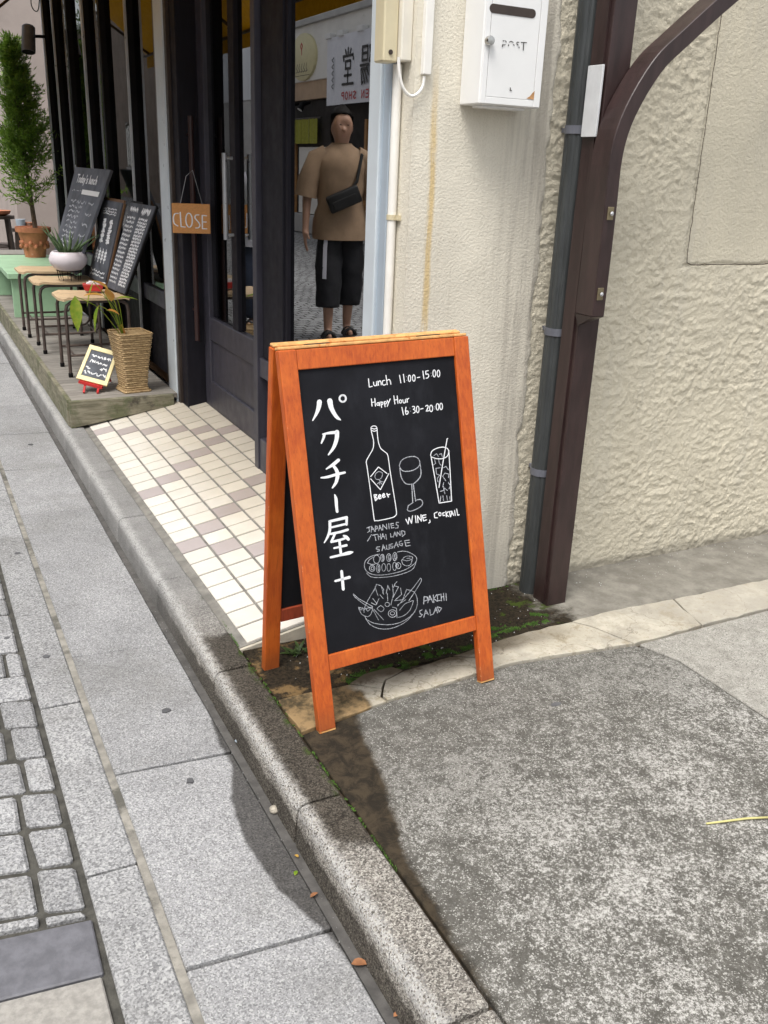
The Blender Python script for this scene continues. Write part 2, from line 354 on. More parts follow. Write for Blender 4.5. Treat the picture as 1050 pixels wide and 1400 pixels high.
def stucco(name, c, amp, sc, streak=False, y2=(.5, .47, .4)):
    t = NT(name); o = t.xyz()
    n = t.noise(sc, 5, .6); cc = t.mix(t.step(t.noise(4, 6, .65), .3, .7), tuple(k*.93 for k in c), tuple(min(1, k*1.04) for k in c))
    if streak:
        v = t.scalev((18, 18, .7)); s = t.noise(2.2, 7, .65, v)
        fx = t.step(o[0], 1.48, 1.66)
        cc = t.mix(t.math('MULTIPLY', fx, t.math('MULTIPLY_ADD', t.step(s, .4, .62), .5, .22)), cc, (.36, .33, .285))
        # ochre rust run under the cable duct
        dd = t.math('ABSOLUTE', t.math('SUBTRACT', o[0], t.math('ADD', t.math('MULTIPLY', t.math('SUBTRACT', t.noise(6, 4), .5), .015), 1.315)))
        ru = t.math('MULTIPLY', t.step(dd, .016, .004), t.math('MULTIPLY', t.step(o[2], 1.62, 1.35), t.step(t.noise(9, 5, .7, t.scalev((6, 6, .6))), .30, .55)))
        cc = t.mix(t.math('MULTIPLY', ru, .75), cc, (.62, .44, .17))
        cc = t.mix(t.math('MULTIPLY', t.step(o[2], .22, .0), .35), cc, (.44, .42, .37))
        cc = t.mix(t.math('MULTIPLY', t.step(s, .5, .7), .16), cc, (.42, .38, .3))
    else:
        s = t.noise(3, 7, .65, t.scalev((5, 5, .5)))
        cc = t.mix(t.math('MULTIPLY', t.step(s, .48, .72), .35), cc, y2)
        cc = t.mix(t.math('MULTIPLY', t.step(t.math('ADD', o[2], t.math('MULTIPLY', t.noise(25, 4), .05)), .06, .02), .7), cc, (.22, .20, .16))
    b = t.bump(n, amp, .006); b = t.bump(t.noise(sc*3.2, 4), amp*.5, .002, b)
    return t.fin(cc, .88, b, spec=.25)
M['stucco'] = stucco('fine_stucco', (.72, .675, .57), .55, 140, True)
M['rough'] = stucco('rough_stucco', (.60, .55, .435), .8, 110)
M['plaster'] = stucco('plain_plaster', (.62, .57, .46), .3, 40)
M['navy'] = surf('navy_paint', (.013, .012, .017), .6, spec=.2, var=.2, vs=6, bump=.08, bs=40, stretch=(6, 6, .8), dirt=((.035, .034, .04), 22, .7))
M['navy2'] = surf('navy_door_paint', (.047, .045, .060), .42, var=.2, vs=5, bump=.1, bs=40, stretch=(6, 6, .8), dirt=((.13, .12, .125), 25, .66))
M['black'] = surf('black_paint', (.006, .0055, .006), .6, spec=.15, var=.2)
M['alu'] = surf('pale_blue_aluminium', (.50, .58, .66), .38, metal=.35, var=.06, vs=6, bump=.05, stretch=(8, 8, .5))
M['alu_w'] = surf('white_aluminium', (.64, .70, .745), .35, metal=.15, var=.05, vs=6)
M['silver'] = surf('silver_trim', (.52, .53, .55), .35, metal=.6, var=.1, vs=8)
M['bronze'] = surf('dark_bronze', (.06, .045, .038), .4, metal=.4, var=.2, vs=8)
M['brown'] = surf('brown_painted_steel', (.034, .019, .018), .36, var=.25, vs=7, bump=.12, bs=60, stretch=(5, 5, 1), dirt=((.11, .08, .07), 24, .68))
M['pipe'] = surf('charcoal_pvc', (.042, .046, .047), .4, var=.2, vs=8, stretch=(8, 8, 1))
M['tie'] = surf('grey_clamp', (.13, .135, .16), .4, var=.2)
M['white'] = surf('white_enamel', (.80, .80, .79), .38, var=.03, vs=5, dirt=((.62, .55, .45), 26, .72))
M['plate_w'] = surf('peeling_white_plate', (.60, .61, .62), .6, var=.08, vs=14, dirt=((.30, .31, .32), 40, .62))
M['whitep'] = surf('white_pvc', (.82, .80, .75), .42, var=.04, vs=10)
M['tan'] = surf('yellowed_plastic', (.60, .53, .36), .45, var=.06, vs=10)
M['cream'] = surf('cream_plastic', (.74, .70, .61), .45, var=.05)
M['chrome'] = surf('chrome', (.62, .61, .59), .18, metal=1, var=.1)
M['brass'] = surf('tarnished_plate', (.20, .165, .10), .5, metal=.5, var=.2)
M['rust'] = surf('rust', (.50, .27, .12), .8, var=.35, vs=60)
M['ink'] = surf('black_ink', (.04, .038, .036), .6, var=.2)
M['chalkpen'] = surf('white_chalk_pen', (.80, .81, .83), .7, var=.08, vs=60)
def chalkline():
    t = NT('grey_white_chalk'); n = t.noise(420, 3, .7); n2 = t.noise(22, 4)
    c = t.mix(t.math('MULTIPLY', t.step(n, .35, .62), t.math('MULTIPLY_ADD', t.step(n2, .3, .7), .5, .5)), (.16, .165, .185), (.66, .68, .72)); return t.fin(c, .85, spec=.1)
M['chalk'] = chalkline()
def orange_wood():
    t = NT('orange_stained_wood'); v = t.scalev((40, 40, 3.2)); g = t.noise(3, 6, .65, v, .6)
    c = t.mix(t.step(g, .3, .72), (.40, .066, .008), (.56, .115, .013))
    c = t.mix(t.step(t.noise(5, 5, .6), .45, .75), c, (.64, .150, .019))
    c = t.mix(t.math('MULTIPLY', t.step(t.noise(2.2, 6, .7, t.scalev((90, 90, 2.0))), .52, .70), .55), c, (.24, .034, .006))
    c = t.mix(t.math('MULTIPLY', t.step(t.xyz()[2], .07, .0), .45), c, (.20, .07, .025))
    c = t.mix(t.step(t.noise(60, 6, .75), .72, .76), c, (.72, .5, .3))
    bv = t.n('ShaderNodeBevel', samples=4); bv.inputs['Radius'].default_value = .004; dt = t.n('ShaderNodeVectorMath', operation='DOT_PRODUCT'); t.l(bv.outputs[0], dt.inputs[0]); t.l(t.geo.outputs['True Normal'], dt.inputs[1])
    wear = t.math('MULTIPLY', t.step(dt.outputs['Value'], .995, .93), t.step(t.noise(24, 7, .8), .58, .66))
    c = t.mix(wear, c, (.74, .50, .27))
    t.b.inputs['Coat Weight'].default_value = .05; t.b.inputs['Coat Roughness'].default_value = .35
    return t.fin(c, .45, t.bump(g, .2, .001))
M['orange'] = orange_wood()
M['redwood'] = surf('red_brown_stain', (.32, .055, .022), .45, var=.2, vs=6, stretch=(30, 30, 3))
M['worn'] = surf('worn_pale_wood', (.66, .36, .13), .6, var=.2, vs=40, dirt=((.5, .14, .02), 30, .55))
def chalkboard():
    t = NT('black_chalkboard'); n = t.noise(3.5, 7, .65); n2 = t.noise(14, 6, .7, t.scalev((1, 1, .35)))
    c = t.mix(t.step(n, .35, .75), (.0080, .0083, .0105), (.0145, .0150, .019)); c = t.mix(t.math('MULTIPLY', t.step(n2, .5, .72), .15), c, (.05, .053, .062))
    return t.fin(c, .72, t.bump(t.noise(300, 2), .15, .0006), spec=.14)
M['board'] = chalkboard()
M['board2'] = surf('dusty_chalkboard', (.085, .092, .11), .7, var=.35, vs=6)
def deckwood():
    t = NT('weathered_deck'); v = t.scalev((2.2, 30, 30)); g = t.noise(3, 7, .65, v, .5)
    c = t.mix(t.step(g, .28, .72), (.17, .155, .135), (.35, .325, .29)); c = t.mix(1.0, c, t.ramp(t.rnd(), [(0, .72), (1, 1.0)]), 'MULTIPLY')
    return t.fin(c, .8, t.bump(g, .5, .002))
M['deck'] = deckwood()
def fascia():
    t = NT('mossy_fascia'); v = t.scalev((3, 3, 22)); g = t.noise(3, 7, .65, v, .5); o = t.xyz()
    c = t.mix(t.step(g, .3, .72), (.14, .128, .085), (.30, .275, .20)); c = t.mix(t.math('MULTIPLY', t.step(t.noise(7, 6, .7), .46, .62), .7), c, (.085, .10, .04))
    c = t.mix(t.step(t.noise(5, 6, .7), .58, .7), c, (.06, .052, .038))
    return t.fin(c, .82, t.bump(g, .5, .002))
M['fascia'] = fascia()
M['seat'] = surf('bare_plywood', (.55, .40, .24), .6, var=.22, vs=5, stretch=(2, 24, 24), bump=.2, dirt=((.25, .16, .09), 10, .6))
M['steel_br'] = surf('brown_steel_tube', (.085, .062, .052), .42, var=.3, vs=20, metal=.2)
M['green'] = surf('mint_green_paint', (.33, .52, .33), .5, var=.1, vs=6, dirt=((.26, .36, .25), 14, .62))
M['terra'] = surf('terracotta', (.45, .17, .085), .8, var=.2, vs=12, bump=.4, bs=60, dirt=((.52, .33, .25), 9, .6))
M['pot_w'] = surf('white_glazed_pot', (.72, .66, .69), .35, var=.08, vs=10)
M['soil'] = surf('soil', (.05, .035, .022), .95, var=.5, vs=80, bump=1, bs=150)
def leafmat(name, a, b, tr=.3):
    t = NT(name); c = t.mix(t.step(t.noise(28, 4), .3, .7), a, b); t.fin(c, .5)
    tl = t.n('ShaderNodeBsdfTranslucent'); t.l(c, tl.inputs[0]); mx = t.n('ShaderNodeMixShader'); mx.inputs[0].default_value = tr
    t.l(t.b.outputs[0], mx.inputs[1]); t.l(tl.outputs[0], mx.inputs[2]); t.l(mx.outputs[0], t.out.inputs[0]); return t.m
M['aloe'] = leafmat('aloe_leaf', (.06, .11, .045), (.15, .23, .10), .1)
M['needle'] = leafmat('conifer_needles', (.09, .18, .025), (.27, .42, .06), .45)
M['leaf'] = leafmat('bright_leaf', (.17, .32, .02), (.38, .42, .05), .35)
M['leafo'] = leafmat('orange_bract', (.55, .22, .05), (.6, .38, .07), .3)
M['leafd'] = leafmat('dark_leaf', (.03, .06, .012), (.07, .12, .025), .25)
M['leafn'] = leafmat('noren_cloth', (.42, .44, .06), (.52, .53, .09), .3)
M['bark'] = surf('bark', (.10, .075, .05), .9, var=.4, vs=30, bump=.8, bs=60)
def wicker():
    t = NT('woven_wicker'); n = t.noise(60, 5, .6, t.scalev((1, 1, 3))); c = t.mix(t.step(n, .3, .7), (.26, .165, .075), (.52, .37, .19))
    return t.fin(c, .7, t.bump(n, .6, .002))
M['wicker'] = wicker()
M['red'] = surf('red_paint', (.46, .025, .025), .45, var=.15)
M['yellowframe'] = surf('cream_yellow_frame', (.78, .68, .36), .5, var=.08)
M['signwood'] = surf('orange_sign_wood', (.60, .27, .08), .5, var=.12, vs=4, stretch=(30, 30, 60), bump=.1)
M['handle'] = surf('dark_red_wood', (.035, .014, .013), .4, var=.2)
M['wire'] = surf('wire', (.35, .35, .36), .4, metal=.6)
def glass(name, ior, tint=(.72, .74, .74)):
    t = NT(name); t.t.nodes.remove(t.b)
    fr = t.n('ShaderNodeFresnel'); fr.inputs[0].default_value = ior; gl = t.n('ShaderNodeBsdfGlossy'); gl.inputs['Roughness'].default_value = 0; gl.inputs['Color'].default_value = (.93, .94, .95, 1)
    tr = t.n('ShaderNodeBsdfTransparent'); tr.inputs[0].default_value = (*tint, 1); mx = t.n('ShaderNodeMixShader')
    t.l(fr.outputs[0], mx.inputs[0]); t.l(tr.outputs[0], mx.inputs[1]); t.l(gl.outputs[0], mx.inputs[2]); t.l(mx.outputs[0], t.out.inputs[0]); return t.m
M['glass'] = glass('window_glass', 5.5, (.55, .57, .57)); M['glassd'] = glass('door_glass', 1.55, (.7, .7, .7)); M['glass2'] = glass('long_window_glass', 1.75, (.7, .7, .7))
M['awning'] = leafmat('yellow_awning', (.50, .34, .03), (.58, .40, .05), .5)
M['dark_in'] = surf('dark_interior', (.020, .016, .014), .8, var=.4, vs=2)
M['int_wood'] = surf('interior_wood', (.16, .085, .04), .6, var=.3, vs=6)
M['int_grey'] = surf('grey_upholstery', (.28, .29, .25), .7, var=.1)
def emit(name, c, s):
    t = NT(name); t.b.inputs['Emission Color'].default_value = (*c, 1); t.b.inputs['Emission Strength'].default_value = s; return t.fin(c, .5)
M['lampglow'] = emit('orange_lamp_glow', (1, .22, .04), .8)
def street_mat():
    t = NT('street_setts'); wv = t.n('ShaderNodeVectorMath', operation='ADD'); t.l(t.pos, wv.inputs[0])
    nn = t.n('ShaderNodeTexNoise'); nn.inputs['Scale'].default_value = 1.2; t.l(t.pos, nn.inputs['Vector']); sc = t.n('ShaderNodeVectorMath', operation='SCALE'); t.l(nn.outputs['Color'], sc.inputs[0]); sc.inputs['Scale'].default_value = .35; t.l(sc.outputs[0], wv.inputs[1])
    br = t.n('ShaderNodeTexBrick'); t.l(wv.outputs[0], br.inputs['Vector']); br.inputs['Scale'].default_value = 1
    br.inputs['Brick Width'].default_value = .115; br.inputs['Row Height'].default_value = .105; br.inputs['Mortar Size'].default_value = .010; br.inputs['Mortar Smooth'].default_value = .25
    br.inputs['Color1'].default_value = (.40, .40, .405, 1); br.inputs['Color2'].default_value = (.27, .27, .275, 1); br.inputs['Mortar'].default_value = (.055, .052, .045, 1)
    c = t.mix(1.0, br.outputs['Color'], t.ramp(t.noise(120, 3), [(.35, .75), (.65, 1.15)]), 'MULTIPLY')
    c = t.mix(1.0, c, t.ramp(t.noise(.7, 5), [(.3, .8), (.7, 1.08)]), 'MULTIPLY')
    iv = t.math('SUBTRACT', 1.0, br.outputs['Fac'])
    return t.fin(c, .75, t.bump(iv, .8, .01), spec=.35)
M['street'] = street_mat()
M['fac_w'] = surf('cream_white_fascia', (.80, .79, .75), .7, var=.06, vs=2, dirt=((.5, .48, .43), 5, .62))
M['fac_g'] = surf('pale_grey_cladding', (.70, .73, .77), .55, var=.06, vs=2, stretch=(1, 1, .3))
M['fac_g2'] = surf('grey_render', (.45, .45, .44), .8, var=.1, vs=2)
M['fac_b'] = surf('peach_brown_band', (.50, .36, .24), .7, var=.1, vs=3)
M['fac_br'] = surf('brown_render', (.22, .17, .135), .8, var=.15, vs=2)
M['fac_p'] = surf('pinkish_beige_render', (.40, .34, .31), .8, var=.1, vs=2, dirt=((.3, .25, .22), 4, .6))
M['banner'] = surf('white_banner_cloth', (.78, .80, .86), .8, var=.04)
M['plate'] = surf('pale_yellow_sign', (.66, .61, .36), .5, var=.05)
M['redtext'] = surf('red_text', (.55, .06, .06), .6)
M['lattice'] = surf('amber_lattice', (.40, .20, .07), .6, var=.2)
M['skin'] = surf('skin', (.42, .24, .165), .5, var=.06, vs=10)
M['lip'] = surf('lip', (.30, .13, .10), .5)
M['hair'] = surf('black_hair', (.010, .008, .007), .75, spec=.2, var=.3, vs=40, stretch=(3, 3, .5))
M['tan_cotton'] = surf('tan_cotton', (.30, .20, .125), .85, var=.14, vs=7, bump=.5, bs=14)
M['black_cotton'] = surf('black_cotton', (.011, .011, .014), .8, var=.3, vs=7, bump=.5, bs=14)
M['white_cotton'] = surf('pale_lilac_cotton', (.62, .61, .68), .85, var=.06, vs=7, bump=.4, bs=16)
M['denim'] = surf('dark_denim', (.035, .045, .075), .85, var=.2)
M['leather'] = surf('black_leather', (.012, .012, .012), .4, var=.3)
M['straw'] = surf('dry_straw', (.52, .48, .20), .7, var=.2)
M['dryleaf'] = surf('dry_leaf', (.28, .12, .05), .8, var=.3, vs=40)
M['shell'] = surf('snail_shell', (.42, .38, .31), .5, var=.25, vs=60)
M['gum'] = surf('old_gum_spot', (.10, .10, .105), .8, var=.2)

# ------------------------------------------------------------------ ground: street, pavement, kerb
mb = MB().add([(-120, -120, -.125), (120, -120, -.125), (120, 140, -.125), (-120, 140, -.125)], [(0, 1, 2, 3)])
street = tag(mb.build('street', M['street']), kind='structure')
def slab_piece(parent, name, poly, z0, z1, mat, bevel=.004, jit=.0015):
    c = Vector((sum(p[0] for p in poly)/len(poly), sum(p[1] for p in poly)/len(poly), z1))
    q = random.uniform(-jit, jit); tx, ty = random.uniform(-jit, jit), random.uniform(-jit, jit)
    f = lambda p: z1+q+(p[0]-c.x)*tx*4+(p[1]-c.y)*ty*4
    o = MB().prism(poly, z0, f).build(name, mat, parent, bevel=bevel, loc=c - root_loc(parent)); return o
def jag(poly, amp=.004, step=.035):
    out = []
    for (a, b) in zip(poly, poly[1:]+poly[:1]):
        L = math.hypot(b[0]-a[0], b[1]-a[1]); k = max(1, min(24, int(L/step)))
        for i in range(k):
            t = i/k; q = amp if i else 0
            out.append((a[0]+(b[0]-a[0])*t+random.uniform(-q, q), a[1]+(b[1]-a[1])*t+random.uniform(-q, q)))
    return out
# joint bed under the pavement slabs
pav = tag(MB().box(.178, .612, -1.2, 13, -.2, -.116).build('pavement', M['joint']), kind='structure')
MB().box(.2815, .2995, -1, 10, -.17, -.1045).build('mortar_joint', M['mortar'], pav)
gy = [-.62, .02, .655, 1.283, 1.915, 2.535, 3.165, 3.81, 4.44, 5.07, 5.71, 6.35, 6.99, 7.63, 8.27, 8.91, 9.55]
for a, b in zip(gy[:-1], gy[1:]):
    slab_piece(pav, 'paving_slab', [(.300, a+.003), (.585, a-.023), (.585, b-.029), (.300, b-.003)], -.15, -.1, M['slab'], .003)
by = [.30, .94, 1.597, 2.285, 2.865, 3.512, 4.15, 4.80, 5.44, 6.08, 6.7, 7.4]
for a, b in zip(by[:-1], by[1:]):
    slab_piece(pav, 'granite_slab', [(.176, a+.004), (.281, a), (.281, b-.006), (.176, b-.003)], -.15, -.1, M['band'], .004)
MB().box(.5865, .6115, -1, 10, -.16, -.104).build('gutter_channel', M['gut'], pav)
MB().box(-.95, .1775, .2, 5.75, -.16, -.112).build('joint_sand', M['joint'], street)
# setts left of the band: one object per stone as far as they can be told apart
ys = [1.513, 1.646, 1.785, 1.918, 2.061, 2.204, 2.345, 2.482, 2.629, 2.766]
while ys[-1] < 5.6: ys.append(ys[-1]+random.uniform(.125, .145))
splits = {0: .079, 1: .082, 2: .080, 3: .105, 4: .082, 5: .075, 6: .05, 7: .119, 8: .06}
for i in range(len(ys)-1):
    x1 = .168; k = 0
    while x1 > -.85:
        x0 = splits[i] if (k == 0 and i in splits) else x1-random.uniform(.085, .15)
        a, b = ys[i]+.0075, ys[i+1]-.0075
        sk = -.20
        j = lambda: random.uniform(-.005, .005)
        f = lambda x: (x-.168)*sk
        slab_piece(street, 'sett', [(x0+.007+j(), a+f(x0)+j()), (x1-.007+j()*.5, a+f(x1)+j()), (x1-.007+j()*.5, b+f(x1)+j()), (x0+.007+j(), b+f(x0)+j())], -.16, -.1, M['sett'], .007, .002)
        x1 = x0; k += 1
slab_piece(street, 'dark_paver', [(-.90, 1.450), (.162, 1.338), (.166, 1.478), (-.90, 1.615)], -.15, -.101, M['slate'], .003)
slab_piece(street, 'sett', [(.085, 1.500), (.158, 1.490), (.150, 1.506), (.085, 1.520)], -.16, -.1, M['sett'], .003)
slab_piece(street, 'sett', [(-.05, 1.525), (.070, 1.505), (.072, 1.526), (-.05, 1.545)], -.16, -.1, M['sett'], .003)
for k in range(5):
    for jx in range(6):
        slab_piece(street, 'pale_paver', [(.160-.19*(jx+1)+.004, 1.335-.20*(k+1)+.02*(jx+1)), (.160-.19*jx-.003, 1.335-.20*(k+1)+.02*jx), (.160-.19*jx-.003, 1.332-.20*k+.02*jx), (.160-.19*(jx+1)+.004, 1.332-.20*k+.02*(jx+1))], -.15, -.102, M['paver'], .003)
# kerb
kerb = tag(MB().box(.628, .708, -1.2, 13, -.25, -.020).build('kerb', M['joint']), kind='structure')
def kerb_mesh(L):
    prof = [(.606, -.22), (.606, -.14), (.609, -.06), (.612, -.018), (.616, -.008), (.623, -.002), (.634, 0), (.712, 0), (.717, -.005), (.717, -.22)]
    mb = MB(); y0, y1 = .004, L-.004; R = []
    for y, sh in ((y0, .004), (y0+.004, 0), (y1-.004, 0), (y1, .004)):
        R.append([(.66+(x-.66)*(1-sh*8), y, z-sh*(1 if z > -.1 else 0)) for x, z in prof])
    return mb.rings(R)
kj = [-.9, -.3, .305, .905, 1.513, 2.119, 2.754, 3.369, 3.955, 4.60]
while kj[-1] < 12.4: kj.append(kj[-1]+.6)
for a, b in zip(kj[:-1], kj[1:]):
    me = kerb_mesh(b-a).data('kerb_stone', M['kerb'], smooth=True)
    o = bpy.data.objects.new('kerb_stone', me); o.location = (random.uniform(-.002, .002), a, random.uniform(-.002, .002)); o.parent = kerb; col.objects.link(o)

# ------------------------------------------------------------------ driveway: slabs, cream edging, strip at the wall
drive = tag(MB().box(.709, 8, -4, 2.30, -.3, -.022).build('driveway', M['soil']), kind='structure')
slab_piece(drive, 'concrete_slab', [(.728, -3.5), (5, -3.5), (5, 1.02), (1.866, 1.335), (1.868, 1.66), (1.815, 1.792), (1.415, 1.842), (1.0, 1.812), (.728, 1.765)], -.2, -.010, M['conc'], .002, 0)
slab_piece(drive, 'concrete_slab', [(1.872, 1.342), (5, 1.03), (5, 1.79), (2.40, 1.800), (1.830, 1.790), (1.874, 1.664)], -.2, -.007, M['conc2'], .003, 0)
ed = [[(.728, 1.772), (.86, 1.792), (.985, 1.812), (.98, 1.84), (1.0, 1.87), (.965, 1.90), (.93, 1.925), (.728, 1.93)],
      [(.990, 1.815), (1.20, 1.830), (1.33, 1.84), (1.34, 1.90), (1.26, 1.945), (1.10, 1.93), (1.03, 1.905), (1.005, 1.868), (.988, 1.84)],
      [(.970, 1.904), (1.002, 1.876), (1.03, 1.912), (1.10, 1.937), (1.08, 1.965), (.99, 1.96), (.935, 1.932)],
      [(1.336, 1.841), (1.413, 1.848), (1.60, 1.828), (1.812, 1.799), (1.79, 1.86), (1.77, 1.92), (1.725, 1.985), (1.56, 1.985), (1.40, 1.965), (1.27, 1.948), (1.345, 1.905)],
      [(1.818, 1.798), (2.10, 1.808), (2.15, 1.985), (1.90, 1.998), (1.732, 1.988), (1.776, 1.924), (1.796, 1.862)],
      [(2.106, 1.808), (2.40, 1.808), (2.62, 1.975), (2.156, 1.985)],
      [(2.408, 1.808), (3.6, 1.80), (3.6, 1.96), (2.628, 1.974)]]
for p in ed: slab_piece(drive, 'edging_stone', jag(p), -.2, -.006, M['edging'], .0015, .0010)
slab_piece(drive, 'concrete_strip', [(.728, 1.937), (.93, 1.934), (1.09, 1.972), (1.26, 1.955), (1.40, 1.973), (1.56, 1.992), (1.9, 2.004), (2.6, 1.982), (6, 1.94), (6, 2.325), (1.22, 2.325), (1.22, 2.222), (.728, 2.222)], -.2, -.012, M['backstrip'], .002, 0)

# ------------------------------------------------------------------ tiled entrance ramp
RS = .19
def rz(x): return RS*(x-.745)
erp = [(.722, 2.222), (1.42, 2.222), (1.42, 4.80), (.722, 4.80)]
ramp = tag(MB().prism(erp, -.2, lambda p: rz(p[0])-.006).build('entrance_floor', M['grout_edge']), kind='structure')
MB().prism([(.7185, 2.232), (1.415, 2.232), (1.415, 4.79), (.7185, 4.79)], lambda p: rz(p[0])-.05, lambda p: rz(p[0])-.003).build('grout_bed', M['grout'], ramp)
dark = {(0, 7), (1, 8), (2, 9), (3, 10), (4, 11), (1, 6), (2, 5), (3, 4), (4, 3), (0, 13), (1, 14), (2, 15), (3, 16), (4, 17), (5, 18), (0, 23), (1, 22), (2, 21), (3, 20), (4, 19), (5, 10)}
def tile_data(mat):
    return MB().box(.0035, .0950, .0048, .0952, -.012, .0012).data('floor_tile', mat, bevel=.0012)
tm = [tile_data(M['tile']), tile_data(M['tile2'])]
for c in range(7):
    for r in range(26):
        x = .745+.0985*c; y = 2.236+.1*r
        if c >= 5 and y < 3.45: continue
        o = bpy.data.objects.new('floor_tile', tm[1 if (c, r) in dark else 0]); o.location = (x, y, rz(x)+random.uniform(-.0006, .0006)); o.rotation_euler = (0, -math.atan(RS), 0); o.parent = ramp; col.objects.link(o)

# ------------------------------------------------------------------ cream stucco building
WY = 2.31
bld = empty('stucco_building', (3, 4, 0)); tag(bld, 'cream stucco house wall with rough render and smooth corner beside the shop', 'building')
def grid_wall(x0, x1, z0, z1, step, yf):
    nx = int((x1-x0)/step)+1; nz = int((z1-z0)/step)+1; vs = []; fs = []
    for k in range(nz):
        for i in range(nx):
            x = x0+(x1-x0)*i/(nx-1); z = z0+(z1-z0)*k/(nz-1); vs.append((x, yf(x, z), z))
    for k in range(nz-1):
        for i in range(nx-1):
            a = k*nx+i; fs.append((a, a+1, a+nx+1, a+nx))
    return MB().add(vs, fs)
def rough_y(x, z):
    n = noise.fractal(Vector((x*38+2*noise.noise(Vector((x*9, 1, z*9))), 3.1, z*44)), .55, 2.2, 5)
    n2 = noise.noise(Vector((x*130, 9.7, z*130))); n3 = noise.noise(Vector((x*5, 1.7, z*5)))
    a = .95+.5*noise.noise(Vector((x*4.3, 2.2, z*5.1)))+.25*noise.noise(Vector((x*12, 6.2, z*12)))
    a = max(.3, min(1.2, a))
    wob = .006*noise.noise(Vector((x*14, 0, z*14)))
    px_, pz_ = 2.285+wob+.012*(1.95-z), 1.045+wob
    if x > px_ and z > pz_: a = .12
    elif x > px_-.05 and z > pz_-.05: a *= .7
    d = min(abs(x-px_) if z > pz_-.01 else 9, abs(z-pz_) if x > px_-.01 else 9)
    g = .005 if d < .005 else 0
    return WY-.004-(max(n, -.3)*.0050+n2*.0020)*a-n3*.002+g
grid_wall(1.64, 3.1, -.04, 1.95, .0050, rough_y).build('rough_render', M['rough'], bld, smooth='all')
mb = MB(); cr = [(2.285+.004*noise.noise(Vector((1, 5, z*30)))+.012*(1.95-z), z) for z in np.arange(1.94, 1.06, -.02)]
cr += [(2.30, 1.052), (2.32, 1.045)]+[(x, 1.045+.004*noise.noise(Vector((x*30, 5, 2)))) for x in np.arange(2.34, 3.0, .02)]
ribbon(mb, cr, .0028, lambda x, z, l=0: Vector((x, WY-.0085-l, z))); mb.build('crack', M['soil'], bld)
def smooth_y(x, z):
    e = 1.70+.016*noise.noise(Vector((3, 1, z*7)))+.010*noise.noise(Vector((8, 1, z*26)))
    return WY-.011 + (max(0, (x-e+.004))/.008)**.7*.011 if x > e-.004 else WY-.011-.0012*noise.noise(Vector((x*11, 4, z*11)))
grid_wall(1.247, 1.722, -.05, 2.3, .0085, lambda x, z: min(WY+.012, smooth_y(x, z))).build('smooth_render', M['stucco'], bld, smooth='all')
mb = MB().box(1.252, 9, WY+.016, 2.39, -.2, 5.6); mb.build('front_wall', M['plaster'], bld)
mb = MB().box(1.247, 1.30, WY-.011+.0002, 2.395, -.05, 5.6); mb.build('corner_return', M['stucco'], bld)
MB().box(1.20, 9, 2.44, 9.0, 2.75, 5.6).build('upper_wall', M['plaster'], bld)
MB().box(5.2, 9, 2.45, 9.0, -.2, 2.74).build('rear_block', M['plaster'], bld)

# ------------------------------------------------------------------ shop front
SX = 1.24
shop = empty('glazed_restaurant', (1.3, 5.5, .1)); tag(shop, 'dark navy restaurant front with tall glazing and panelled door beside the tiled entrance', 'restaurant')
# right-hand window: pale aluminium frame and mirror-like pane
MB().box(SX-.012, SX+.06, 2.396, 2.442, .06, 2.70).build('window_frame', M['alu'], shop, bevel=.003)
MB().box(SX-.020, SX+.05, 2.443, 2.512, .06, 2.70).build('window_frame', M['alu_w'], shop, bevel=.003)
MB().box(SX+.020, SX+.026, 2.513, 3.205, .50, 2.66).build('window_pane', M['glass'], shop)
MB().box(SX-.005, SX+.05, 2.513, 3.53, 2.661, 2.75).build('header', M['navy'], shop)
# dark post / side panel between window and door
MB().box(SX+.006, SX+.10, 3.206, 3.47, .57, 2.66).build('side_panel', M['navy'], shop)
MB().box(SX-.012, SX+.11, 3.490, 3.535, .05, 2.75).build('post_edge', M['navy2'], shop, bevel=.002)
MB().box(SX-.004, SX+.10, 2.515, 3.489, .49, .568).build('middle_rail', M['navy2'], shop, bevel=.002)
MB().box(SX+.060, SX+.10, 2.515, 3.489, .231, .489).build('recessed_panel', M['navy'], shop)
MB().box(SX-.006, SX+.10, 2.515, 3.489, .06, .230).build('plinth', M['navy2'], shop, bevel=.003)
for yy in (3.23,):
    MB().box(SX-.002, SX+.012, yy, yy+.035, .572, 2.655).build('panel_batten', M['navy'], shop, bevel=.002)
# door, set back
DX = 1.335
door = MB().box(DX+.008, DX+.04, 3.56, 4.585, .115, .57).build('door_panel', M['navy2'], shop)
MB().box(DX-.004, DX+.044, 3.56, 4.585, .46, .575).build('lock_rail', M['navy2'], door, bevel=.004)
MB().box(DX-.004, DX+.044, 3.56, 4.585, .112, .25).build('bottom_rail', M['navy2'], door, bevel=.004)
for a, b in ((4.49, 4.585), (3.56, 3.66)):
    MB().box(DX-.005, DX+.045, a, b, .111, 2.62).build('door_stile', M['navy2'], door, bevel=.003)
MB().box(DX+.016, DX+.022, 4.121, 4.488, .576, 2.60).build('door_pane', M['glassd'], shop)
MB().box(DX+.016, DX+.022, 3.662, 4.039, .576, 2.60).build('door_pane', M['glass'], shop)
MB().box(DX-.004, DX+.044, 4.04, 4.12, .576, 2.61).build('door_stile', M['navy'], door, bevel=.003)
MB().box(DX-.02, DX+.06, 3.54, 4.60, 2.621, 2.75).build('door_header', M['navy'], shop)
hb = MB().tube([(DX-.04, 4.08, .98), (DX-.04, 4.08, 1.34)], .011, 10); hb.tube([(DX-.04, 4.08, 1.0), (DX-.003, 4.08, 1.0)], .007); hb.tube([(DX-.04, 4.08, 1.32), (DX-.003, 4.08, 1.32)], .007)
